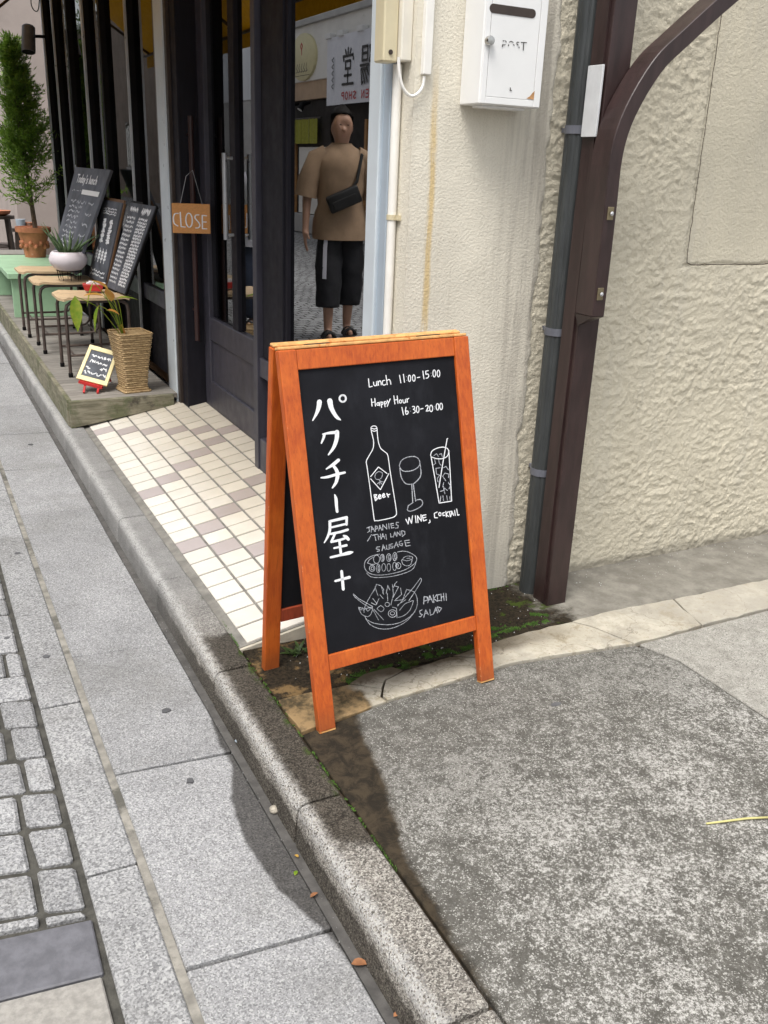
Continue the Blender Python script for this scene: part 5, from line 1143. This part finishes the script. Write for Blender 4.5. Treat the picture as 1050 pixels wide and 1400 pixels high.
nr = empty('door_curtain', (FX+.2, 20.3, 1.75)); tag(nr, 'yellow green split door curtain hanging across the street', 'curtain')
for k in range(4):
    y0 = 19.5+k*.42; mb = MB(); R = []
    vs = []
    for i in range(9):
        for z in (1.77, 2.27): vs.append((FX+.16+.02*math.sin(i*1.7+k), y0+.40*i/8, z))
    mb.add(vs, [(2*i, 2*i+2, 2*i+3, 2*i+1) for i in range(8)]); mb.build('cloth_panel', M['leafn'], nr, smooth='all')
MB().tube([(FX+.16, 19.3, 2.28), (FX+.16, 21.35, 2.28)], .018, 8).build('rod', M['bronze'], nr)
for yy in (20.0, 20.65):
    s_ = empty('shop_spotlight', (FX+.3, yy, 2.55)); tag(s_, ('left' if yy < 20.3 else 'right')+' spotlight over the yellow green curtain across the street', 'spotlight', 'spotlights over the curtain')
    MB().tube([(FX+.12, yy, 2.60), (FX+.28, yy, 2.56), (FX+.36, yy, 2.44)], [.03, .05, .07], 12).build('lamp_body', M['black'], s_); MB().tube([(FX+.36, yy, 2.44), (FX+.365, yy, 2.432)], .055, 12).build('bulb', M['white'], s_)
rs_ = empty('round_sign', (FX+.2, 20.22, 3.05)); tag(rs_, 'pale yellow oval sign plate on the cream fascia across the street', 'sign')
n = 32; R = [[(x, 20.22+.70*s*math.cos(2*math.pi*k/n), 3.49+.46*s*math.sin(2*math.pi*k/n)) for k in range(n)] for x, s in ((FX+.161, 1), (FX+.215, 1), (FX+.225, .96))]
MB().rings(R).build('plate', M['plate'], rs_, smooth=True)
fP = lambda x, y, l=0: Vector((FX+.2265+l, x, y))
mb = MB()
for s_ in [[(20.20, 3.70), (20.26, 3.76), (20.32, 3.70), (20.25, 3.64), (20.20, 3.70)], [(20.26, 3.64), (20.24, 3.54)]]: ribbon(mb, s_, .035, fP)
mb.build('emblem', M['redtext'], rs_)
mb = MB()
for a in (19.95, 20.08, 20.22, 20.36, 20.48): ribbon(mb, [(a, 3.36), (a+.05, 3.28), (a-.02, 3.22), (a+.07, 3.20)], .022, fP)
ribbon(mb, [(19.8, 3.13), (20.6, 3.13)], .012, fP); mb.build('lettering', M['bronze'], rs_)
bn_ = empty('cloth_banner', (FX+.25, 18.0, 2.5)); tag(bn_, 'white cloth banner with black kanji and red SHOP lettering across the street', 'banner')
vs = []
for i in range(15):
    for z in (2.48, 3.72): vs.append((FX+.255+.012*math.sin(i*.9), 15.75+3.05*i/14, z))
MB().add(vs+[(v[0]-.006, v[1], v[2]) for v in vs], [(2*i, 2*i+2, 2*i+3, 2*i+1) for i in range(14)]+[(30+2*i+1, 30+2*i+3, 30+2*i+2, 30+2*i) for i in range(14)]).build('cloth', M['banner'], bn_, smooth='all')
bnP = lambda x, y, l=0: Vector((FX+.275+l, x, y))
def kan(mb, strokes_, x0, y0, w, h, th):
    for s_ in strokes_: ribbon(mb, [(x0+a*w, y0+(1-b)*h) for a, b in s_], th, bnP)
DO = [[(.5, 0), (.5, .16)], [(.28, .04), (.34, .14)], [(.72, .04), (.66, .14)], [(.12, .18), (.08, .32)], [(.12, .2), (.9, .2), (.84, .32)], [(.3, .34), (.3, .54)], [(.3, .34), (.7, .34), (.7, .54)], [(.3, .54), (.7, .54)], [(.5, .56), (.5, .92)], [(.22, .72), (.78, .72)], [(.06, .95), (.94, .95)]]
YO = [[(.08, .03), (.08, 1)], [(.08, .04), (.3, .06), (.2, .26), (.32, .42), (.12, .5)], [(.46, .05), (.46, .4)], [(.46, .05), (.86, .05), (.86, .4)], [(.46, .22), (.86, .22)], [(.46, .4), (.86, .4)], [(.36, .52), (.98, .52)], [(.5, .56), (.36, .78)], [(.5, .62), (.92, .62), (.84, 1), (.74, .95)], [(.66, .64), (.42, .96)], [(.8, .66), (.6, .98)]]
for _k, _x in ((YO, 16.62), (DO, 17.46)):
    mb = MB(); kan(mb, _k, _x, 2.80, .58, .66, .05); mb.build('character', M['ink'], bn_)
mb = MB()
for k in range(5): ribbon(mb, [(18.42, 3.34-k*.12), (18.52, 3.30-k*.12), (18.44, 3.26-k*.12)], .022, bnP)
mb.build('small_lettering', M['ink'], bn_)
LET = {'S': [(1, .1), (.5, 0), (0, .22), (.5, .48), (1, .75), (.5, 1), (0, .9)], 'H': None, 'O': el(.5, .5, .5, .5, 10), 'P': [(0, 1), (0, 0), (.9, .1), (.9, .42), (0, .5)], 'N': [(0, 1), (0, 0), (1, 1), (1, 0)]}
def put(mb, ch, x, y, w, h, th):
    pl = {'S': [LET['S']], 'O': [LET['O']], 'P': [LET['P']], 'N': [LET['N']], 'H': [[(0, 0), (0, 1)], [(1, 0), (1, 1)], [(0, .5), (1, .5)]], 'E': [[(1, 0), (0, 0), (0, 1), (1, 1)], [(0, .5), (.8, .5)]]}[ch]
    for s_ in pl: ribbon(mb, [(x+a*w, y+(1-b)*h) for a, b in s_], th, bnP)
mb = MB(); x = 16.62
for ch in 'EEN SHOP':
    if ch != ' ': put(mb, ch, x, 2.56, .11, .13, .026)
    x += .185
mb.build('red_lettering', M['redtext'], bn_)
for yy in (16.2, 17.1, 18.0, 18.6):
    MB().box(FX+.16, FX+.30, yy, yy+.25, 3.70, 3.80).build('clamp', M['white'], bn_, bevel=.01)
gw = building('grey_clad_building', 'pale grey corrugated building across the street beside the tea shop', -11, FX+.1, 22.1, 29.5, 6.2, 'fac_g2', '+x', [(23.2, 24.2, .9, 2.2)])
for k in range(12): MB().box(FX+.101, FX+.13, 22.15+k*.60, 22.15+k*.60+.585, 2.85, 5.2).build('cladding_panel', M['fac_g'], gw)
building('ochre_house', 'brown rendered house across the street opposite the sandwich board', -11, FX-.2, 3.0, 13.9, 5.4, 'fac_br', '+x', [(4, 5.4, 1, 2.4), (7, 8.4, 1, 2.4), (10.5, 12, 1, 2.4), (5, 6.2, 3.4, 4.5), (9, 10.2, 3.4, 4.5)])
building('grey_house', 'grey house across the street behind the viewer', -11, FX, -9, 2.7, 5.0, 'fac_g2', '+x', [(-6, -4.5, 1, 2.4), (-2, -.5, 1, 2.4)])
building('added_dark_house', 'unseen dark brown house added across the street to darken the window reflections', -11, FX+.2, 29.8, 48, 6.5, 'fac_br', '+x', [(31, 33, 1, 2.6), (36, 38, 1, 2.6), (41, 43, 1, 2.6)])  # unseen house, added so the long windows mirror something dark
# unseen broadleaf trees added at the street end to darken the long window reflections
def big_tree(label, c, h, r, seed):
    g_ = random.Random(seed); t_ = empty('added_dark_tree', c); tag(t_, label, 'tree', 'trees added at the end of the street'); c = Vector(c)
    mb = MB().tube([c, c+Vector((.1, 0, h*.3)), c+Vector((0, .1, h*.55)), c+Vector((.1, 0, h*.85))], [.22, .16, .11, .03], 8); tips_ = []
    for k in range(9):
        a = k*2.4; b = c+Vector((0, 0, h*(.3+.05*k))); e = b+Vector((math.cos(a)*r*.8, math.sin(a)*r*.8, h*.16)); mb.tube([b, b.lerp(e, .5)+Vector((0, 0, .2)), e], [.07, .05, .02], 6); tips_.append(e)
    mb.build('trunk', M['bark'], t_, smooth=True)
    mb = MB()
    for k in range(60):
        if k < 27: cc = tips_[k % 9]+Vector([g_.gauss(0, r*.22) for _ in range(3)])
        else: cc = c+Vector((g_.gauss(0, r*.45), g_.gauss(0, r*.45), h*g_.uniform(.45, 1)))
        for q in range(60):
            o = cc+Vector([g_.gauss(0, r*.16) for _ in range(3)]); d = Vector([g_.gauss(0, 1) for _ in range(3)]).normalized(); s_ = d.orthogonal().normalized(); l = g_.uniform(.10, .2)
            mb.add([o, o+d*l*.5+s_*l*.3, o+d*l, o+d*l*.5-s_*l*.3], [(0, 1, 2, 3)])
    mb.build('crown', M['leafd'], t_)
big_tree('unseen dark green tree added to darken the window reflections, nearer the shops', (-1.2, 52, -.12), 8, 2.6, 1)
big_tree('unseen dark green tree added to darken the window reflections, across the road', (-4.4, 47, -.12), 7.5, 2.4, 2)
building('end_house', 'pale house closing the far end of the street', -10, 10, 70, 78, 7, 'fac_w', '-y', [(-6, -4, 1, 2.6), (-2, 0, 1, 2.6), (2, 4, 1, 2.6), (-6, -4, 4, 5.4), (2, 4, 4, 5.4)])

# ------------------------------------------------------------------ people in the street (seen in the glass)
def loft(pts, n=18):
    """pts: (centre, rx, ry) horizontal ellipses, or with a direction"""
    R = []
    for c, rx, ry in pts:
        c = Vector(c); R.append([c+Vector((rx*math.cos(2*math.pi*k/n), ry*math.sin(2*math.pi*k/n), 0)) for k in range(n)])
    return MB().rings(R)
def sleeve(a, b, r0, r1): return MB().tube([a, Vector(a).lerp(Vector(b), .5), b], [r0, (r0+r1)/2, r1], 14)
def skin_body(name, verts, edges, mat, parent, root=0, sub=2):
    bm = bmesh.new(); L = bm.verts.layers.skin.verify(); vs = []
    off = root_loc(parent)
    for p, r in verts:
        v = bm.verts.new(Vector(p)-off); v[L].radius = (r if hasattr(r, '__len__') else (r, r)); vs.append(v)
    vs[root][L].use_root = True
    for a, b in edges: bm.edges.new((vs[a], vs[b]))
    me = bpy.data.meshes.new(name); bm.to_mesh(me); bm.free(); me.materials.append(mat)
    o = bpy.data.objects.new(name, me); o.parent = parent; col.objects.link(o)
    md = o.modifiers.new('skin', 'SKIN'); md.use_smooth_shade = True
    s_ = o.modifiers.new('sub', 'SUBSURF'); s_.levels = sub; s_.render_levels = sub
    return o
def person(label, base, s, face, shirt, legs, shorts=True, long_hair=False, bag=False, arms=((.03, .02), (.02, -.02)), stride=.1):
    """faces -Y; turned by `face` about Z; s scales a 1.78 m figure"""
    r = empty('person', base); tag(r, label, 'person', None)
    Mz = rot(0, 0, face); B = Vector(base)
    T = lambda x, y, z: B+Mz @ Vector((x*s, y*s, z*s))
    V = []; E_ = []
    def add(p, rad, par=None):
        V.append((T(*p), rad*s if not hasattr(rad, '__len__') else (rad[0]*s, rad[1]*s))); i = len(V)-1
        if par is not None: E_.append((par, i))
        return i
    pel = add((0, 0, .96), (.125, .10)); wai = add((0, -.005, 1.10), (.115, .085), pel); che = add((0, 0, 1.30), (.135, .10), wai); nb = add((0, .01, 1.46), .062, che); nk = add((0, 0, 1.53), .052, nb)
    hd = add((0, -.012, 1.61), (.070, .085), nk); h2 = add((0, -.008, 1.70), (.076, .092), hd); h3 = add((0, .0, 1.765), (.045, .055), h2)
    add((0, -.100, 1.625), .009, hd)
    for e in (-1, 1): add((e*.083, .008, 1.635), (.012, .018), hd)
    for k, sx in enumerate((1, -1)):
        ox, oy = arms[k]
        sh = add((sx*.185, .005, 1.44), .058, che); elb = add((sx*(.235+ox), .01+oy*.5, 1.13), .042, sh); wr = add((sx*(.25+ox), -.02+oy, .885), .027, elb)
        pm = add((sx*(.252+ox), -.035+oy, .825), (.020, .036), wr)
        for f_ in range(4):
            y_ = -.062+f_*.019+oy; ln = (.075, .085, .08, .062)[f_]; a = add((sx*(.254+ox), y_, .785), .0092, pm); b = add((sx*(.248+ox), y_-.004, .785-ln*.55), .0085, a); add((sx*(.236+ox), y_-.006, .785-ln), .007, b)
        a = add((sx*(.240+ox), -.070+oy, .835), .011, pm); add((sx*(.228+ox), -.088+oy, .80), .009, a)
        st_ = stride*(1 if sx > 0 else -1)
        hip = add((sx*.085, 0, .92), .085, pel); kn = add((sx*.095, -.02-st_*.45, .50), .056, hip); cal = add((sx*.095, .0-st_*.6, .36), .055, kn); an = add((sx*.098, .03-st_, .085), .036, cal); hl = add((sx*.098, .0-st_, .045), .034, an); toe = add((sx*.108, -.13-st_, .03), (.036, .022), hl)
    body = skin_body('body', V, E_, M['skin'], r)
    # eyes and mouth
    for e in (-1, 1): MB().ell(T(e*.030, -.099, 1.657), .011*s, .004*s, .0035*s, 8, 6).build('eye', M['black'], body)
    MB().ell(T(0, -.0945, 1.578), .020*s, .004*s, .003*s, 8, 6).build('mouth', M['lip'], body)
    # hair
    R = []
    for i in range(9):
        t = i/8; z = 1.662+.140*t; rx = .089*math.sqrt(max(.02, 1-(t)**2.4)); ry = .107*math.sqrt(max(.02, 1-t**2.4)); R.append([T(rx*math.cos(2*math.pi*k/18), .012+(ry*math.sin(2*math.pi*k/18) if math.sin(2*math.pi*k/18) > 0 else ry*(.62+.32*min(1, i/4))*math.sin(2*math.pi*k/18)), z+(.062 if (math.sin(2*math.pi*k/18) < -.3 and i < 5) else 0)*(1-i/5)) for k in range(18)])
    hr_ = random.Random(4); R = [[p+Vector((hr_.gauss(0, .004), hr_.gauss(0, .004), hr_.gauss(0, .005)))*s for p in r_] for r_ in R]
    MB().rings(R).build('hair', M['hair'], r, smooth='all')
    R = []
    for z, rx, ry, oy in ((1.70, .085, .05, .06), (1.60, .088, .05, .06), (1.50 if long_hair else 1.56, .080, .045, .065), (1.36 if long_hair else 1.535, .07, .03, .085)): R.append([T(rx*math.cos(2*math.pi*k/14), oy+ry*math.sin(2*math.pi*k/14), z) for k in range(14)])
    MB().rings(R).build('back_hair', M['hair'], r, smooth='all')
    def folds(pts, amp, nr=22, n=40):
        ks = smoothline([(c[0], c[1], c[2], rx, ry) for c, rx, ry, w_ in pts], max(2, nr//max(1, len(pts)-1))); R_ = []
        for (a, b, z, rx, ry) in ks:
            ring = []
            for k in range(n):
                th = 2*math.pi*k/n; x_, y_ = a+rx*math.cos(th), b+ry*math.sin(th)
                d = 1+amp*(noise.noise(Vector((x_*9+z*5, y_*9, z*7)))+.6*noise.noise(Vector((x_*22-z*9, y_*22, z*13))))/max(rx, ry)
                ring.append(T(a+rx*d*math.cos(th), b+ry*d*math.sin(th), z))
            R_.append(ring)
        return R_
    def TL_(pts): return [[T(c[0]+rx*math.cos(2*math.pi*k/20), c[1]+ry*math.sin(2*math.pi*k/20), c[2]+(wob*math.sin(k*2.2) if wob else 0)) for k in range(20)] for c, rx, ry, wob in pts]
    sh_ = MB().rings(folds([((0, 0, .80), .225, .165, .006), ((0, 0, .95), .210, .152, .0), ((0, 0, 1.12), .185, .135, 0), ((0, 0, 1.28), .195, .138, 0), ((0, .004, 1.41), .212, .122, 0), ((0, .008, 1.475), .160, .095, 0), ((0, .010, 1.515), .092, .082, 0), ((0, .0, 1.528), .078, .074, .003)], .016), cap=False).build('shirt', M[shirt], r, smooth='all')
    for k, sx in enumerate((1, -1)):
        ox, oy = arms[k]; MB().tube([T(sx*.12, .005, 1.435), T(sx*.19, .006, 1.405), T(sx*(.232+ox*.8), .008+oy*.3, 1.24), T(sx*(.246+ox), .01+oy*.5, 1.12)], [.078*s, .085*s, .088*s, .092*s], 14, cap=False).build('shirt_sleeve', M[shirt], sh_, smooth='all')
    tz = .27 if shorts else .09
    tr_ = MB().rings(TL_([((0, 0, .86), .17, .125, 0), ((0, 0, 1.0), .16, .12, 0)])).build('trousers', M[legs], r, smooth='all')
    for sx in (1, -1):
        st_ = stride*(1 if sx > 0 else -1)
        lg = MB().rings(folds([((sx*.10, -.0-st_*.75, tz), .10 if shorts else .062, .10 if shorts else .06, .004), ((sx*.098, -.02-st_*.45, .52), .108, .102, 0), ((sx*.09, -.005-st_*.2, .74), .108, .112, 0), ((sx*.08, 0, .90), .09, .11, 0)], .012)).build('trouser_leg', M[legs], tr_, smooth='all')
        if bag and sx > 0:
            q = MB(); vs = []
            for cz, cxx, cyy, rx, ry in ((.905, .08, 0, .09, .11), (.74, .09, -.005-st_*.2, .108, .112), (.50, .098, -.02-st_*.45, .108, .102)):
                for an in (-72, -64, -56): vs.append(T(cxx+1.10*rx*math.cos(math.radians(an)), cyy+1.10*ry*math.sin(math.radians(an)), cz))
            q.add(vs, [(0, 1, 4, 3), (1, 2, 5, 4), (3, 4, 7, 6), (4, 5, 8, 7)]).build('white_stripe', M['white_cotton'], lg)
        sa = MB().rings([[T(sx*.105+wx*math.cos(2*math.pi*k/16), -.055-st_+.135*math.sin(2*math.pi*k/16), z) for k in range(16)] for z, wx in ((.002, .048), (.022, .048))]).build('sandal', M['leather'], r, smooth=True)
        for yy in (-.10, -.02): MB().tube([T(sx*.105+.05*math.cos(t), yy-st_, .015+.055*math.sin(t)) for t in np.linspace(0, math.pi, 9)], .014*s, 8).build('strap', M['leather'], sa)
    if bag:
        MB().tube([T(-.12, .11, 1.30), T(-.165, .03, 1.475), T(-.150, -.075, 1.445), T(-.10, -.15, 1.25), T(-.04, -.165, 1.17)], .013*s, 8).build('bag_strap', M['leather'], r)
        c_ = T(.005, -.178, 1.115); Mb = Mz @ rot(math.radians(6), math.radians(24), math.radians(4))
        bg_ = MB().rbox(c_, (.27*s, .06*s, .135*s), Mb).build('bag', M['leather'], r, bevel=.02, seg=3, smooth=True)
        MB().rbox(c_+Mb @ Vector((0, -.032*s, -.02*s)), (.20*s, .012, .07*s), Mb).build('bag_pocket', M['leather'], bg_, bevel=.005)
    return r
person('person in tan T-shirt and black shorts with crossbody bag, mirrored in shop window', (-.845, 7.42, -.116), 1.052, math.radians(14), 'tan_cotton', 'black_cotton', True, False, True, ((.035, 0), (.03, -.02)), .10)
person('person with long dark hair and a pale T-shirt, partly mirrored in the door glass', (-.22, 8.15, -.116), .90, math.radians(30), 'white_cotton', 'denim', False, True, False, ((.0, .0), (.0, 0)), .08)

# ------------------------------------------------------------------ small things on the ground
single('straw_stalk', MB().tube([(1.404, 1.099, -.006), (1.50, 1.072, -.004), (1.62, 1.03, -.006)], [.0022, .0026, .002], 6), M['straw'], 'dry yellow straw stalk lying on the concrete', 'straw')
def dry_leaf(u, v, L, W, az, label, mat='dryleaf', z=-.0975):
    p = PZ(u, v, z); mb = MB(); leaf(mb, p, (math.cos(az), math.sin(az), .15), L, W, .5, fold=.5, n=5); return single('fallen_leaf', mb, M[mat], label, 'leaf', 'litter along the gutter', smooth='all')
dry_leaf(480, 1318, .035, .018, -.4, 'crumpled red-brown leaf nearest the camera in the gutter')
dry_leaf(424, 1227, .022, .009, .3, 'small brown leaf on the wet gutter stone')
dry_leaf(403, 1197, .016, .009, .9, 'small green leaf fragment on the wet gutter stone', 'leaf')
dry_leaf(408, 1172, .012, .007, 2.0, 'tiny orange leaf scrap beside the snail shell', 'leafo')
dry_leaf(538, 1390, .016, .009, .2, 'small reddish leaf scrap at the foot of the kerb', 'dryleaf')
p = PZ(375, 1106, -.094)
sh = empty('snail_shell', (p[0], p[1], -.105)); tag(sh, 'small pale round snail shell in the gutter', 'shell')
MB().ell((p[0], p[1], -.096), .0115, .0105, .0085, 16, 9).build('whorl', M['shell'], sh, smooth='all'); MB().tube([(p[0]+.012*math.cos(t)*(1-t/14), p[1]+.010*math.sin(t)*(1-t/14), -.094+.0008*t) for t in np.linspace(0, 8, 26)], [.003*(1-t/30) for t in range(26)], 6).build('spiral', M['shell'], sh, smooth='all')
single('foil_scrap', MB().rbox(PZ(324, 1013, -.095), (.010, .007, .004), rot(.3, .4, .5)), M['alu'], 'tiny pale blue foil scrap in the gutter', 'litter')
for k, (u, v, r_, lb) in enumerate(((227, 972, .012, 'dark gum spot on the slab beside the wet kerb'), (260, 1068, .010, 'dark gum spot on the largest near slab'), (63, 898, .010, 'dark gum spot on the narrow granite band'), (24, 757, .012, 'dark gum spot on the narrow band farther away'), (42, 608, .012, 'farthest dark gum spot on the pavement'), (10, 873, .009, 'dark gum spot on a granite sett'))):
    p = PZ(u, v, -.1); g_ = random.Random(k); single('gum_spot', MB().prism([(p[0]+r_*g_.uniform(.7, 1.2)*math.cos(t), p[1]+r_*g_.uniform(.7, 1.2)*math.sin(t)) for t in np.linspace(0, 5.8, 9)], -.1005, -.0970), M['gum'], lb, 'gum spot', 'gum spots on the pavement')
p = PZ(760, 963, -.01); single('concrete_pit', MB().prism([(p[0]+.016*math.cos(t), p[1]+.008*math.sin(t)) for t in np.linspace(0, 5.8, 9)], -.0102, -.0085), M['gum'], 'dark oval spot on the concrete drive', 'gum spot')
# moss cushions along the edging and the kerb
g_ = random.Random(5); mb = MB()
lines = [([(.93, 1.945), (1.0, 1.965), (1.06, 1.975), (1.12, 1.965)], .020, 2600), ([(1.19, 1.985), (1.24, 1.985), (1.30, 1.975)], .018, 1300), ([(1.32, 1.975), (1.40, 1.995)], .010, 700), ([(1.44, 2.01), (1.55, 2.03), (1.68, 2.03)], .012, 1500), ([(1.47, 2.05), (1.52, 2.055)], .012, 700), ([(1.64, 2.09), (1.69, 2.06)], .010, 500), ([(.722, 1.25), (.722, 1.75), (.722, 2.2)], .004, 700), ([(.722, 2.24), (.732, 2.42)], .006, 700), ([(1.27, 2.292), (1.70, 2.290)], .005, 500)]
for ln, sp, cnt in lines:
    for k in range(cnt):
        t = g_.random()*(len(ln)-1); i = int(t); a, b = ln[i], ln[i+1]; f = t-i
        x, yv = a[0]+(b[0]-a[0])*f+g_.gauss(0, sp*.45), a[1]+(b[1]-a[1])*f+g_.gauss(0, sp*.45)
        if noise.noise(Vector((x*45, yv*45, 2))) < -.12: continue
        z = -.0125 if x > .75 else -.008
        rr = g_.uniform(.0008, .0022); hh = g_.uniform(.002, .006)*(.6 if x < .75 else 1); tx, ty = g_.gauss(0, .002), g_.gauss(0, .002); q0 = g_.random()*6
        mb.add([(x+rr*math.cos(q0+q), yv+rr*math.sin(q0+q), z) for q in (0, 2.1, 4.2)]+[(x+tx, yv+ty, z+hh)], [(0, 1, 3), (1, 2, 3), (2, 0, 3)])
moss = mb.build('moss', M['moss']); tag(moss, 'green moss along the cracks under the sandwich board', 'moss', kind='stuff')
# little weed under the board
wd = empty('weed', (.93, 2.13, -.012)); tag(wd, 'small dark leafy weed growing under the sandwich board', 'weed')
p = PZ(405, 893, -.01)
wd.location = (p[0], p[1], -.012)
for k in range(22):
    a = g_.random()*6.28; mb = MB(); leaf(mb, (p[0]+g_.gauss(0, .02), p[1]+g_.gauss(0, .01), -.012), (math.cos(a), math.sin(a), g_.uniform(.3, 1.2)), g_.uniform(.02, .04), .010, .7, n=4); mb.build('leaf', M['leafd'], wd, smooth='all')
# grit and crumbs: uncountable specks
mb = MB()
for k in range(500):
    if k < 260: x, yv, z = g_.uniform(.575, .605), g_.uniform(.9, 3.2), -.106
    elif k < 400: x, yv, z = g_.uniform(.8, 1.7), g_.uniform(1.95, 2.3), -.012
    else: x, yv, z = g_.uniform(1.7, 2.9), g_.uniform(2.15, 2.3), -.012
    r_ = g_.uniform(.0008, .0026); mb.add([(x-r_, yv-r_, z), (x+r_, yv-r_*.6, z), (x+r_*.5, yv+r_, z), (x, yv, z+r_*1.4)], [(0, 1, 3), (1, 2, 3), (2, 0, 3)])
grit = mb.build('grit', M['fac_g2']); tag(grit, 'scattered grit and sand specks in the gutter and by the wall', 'grit', kind='stuff')
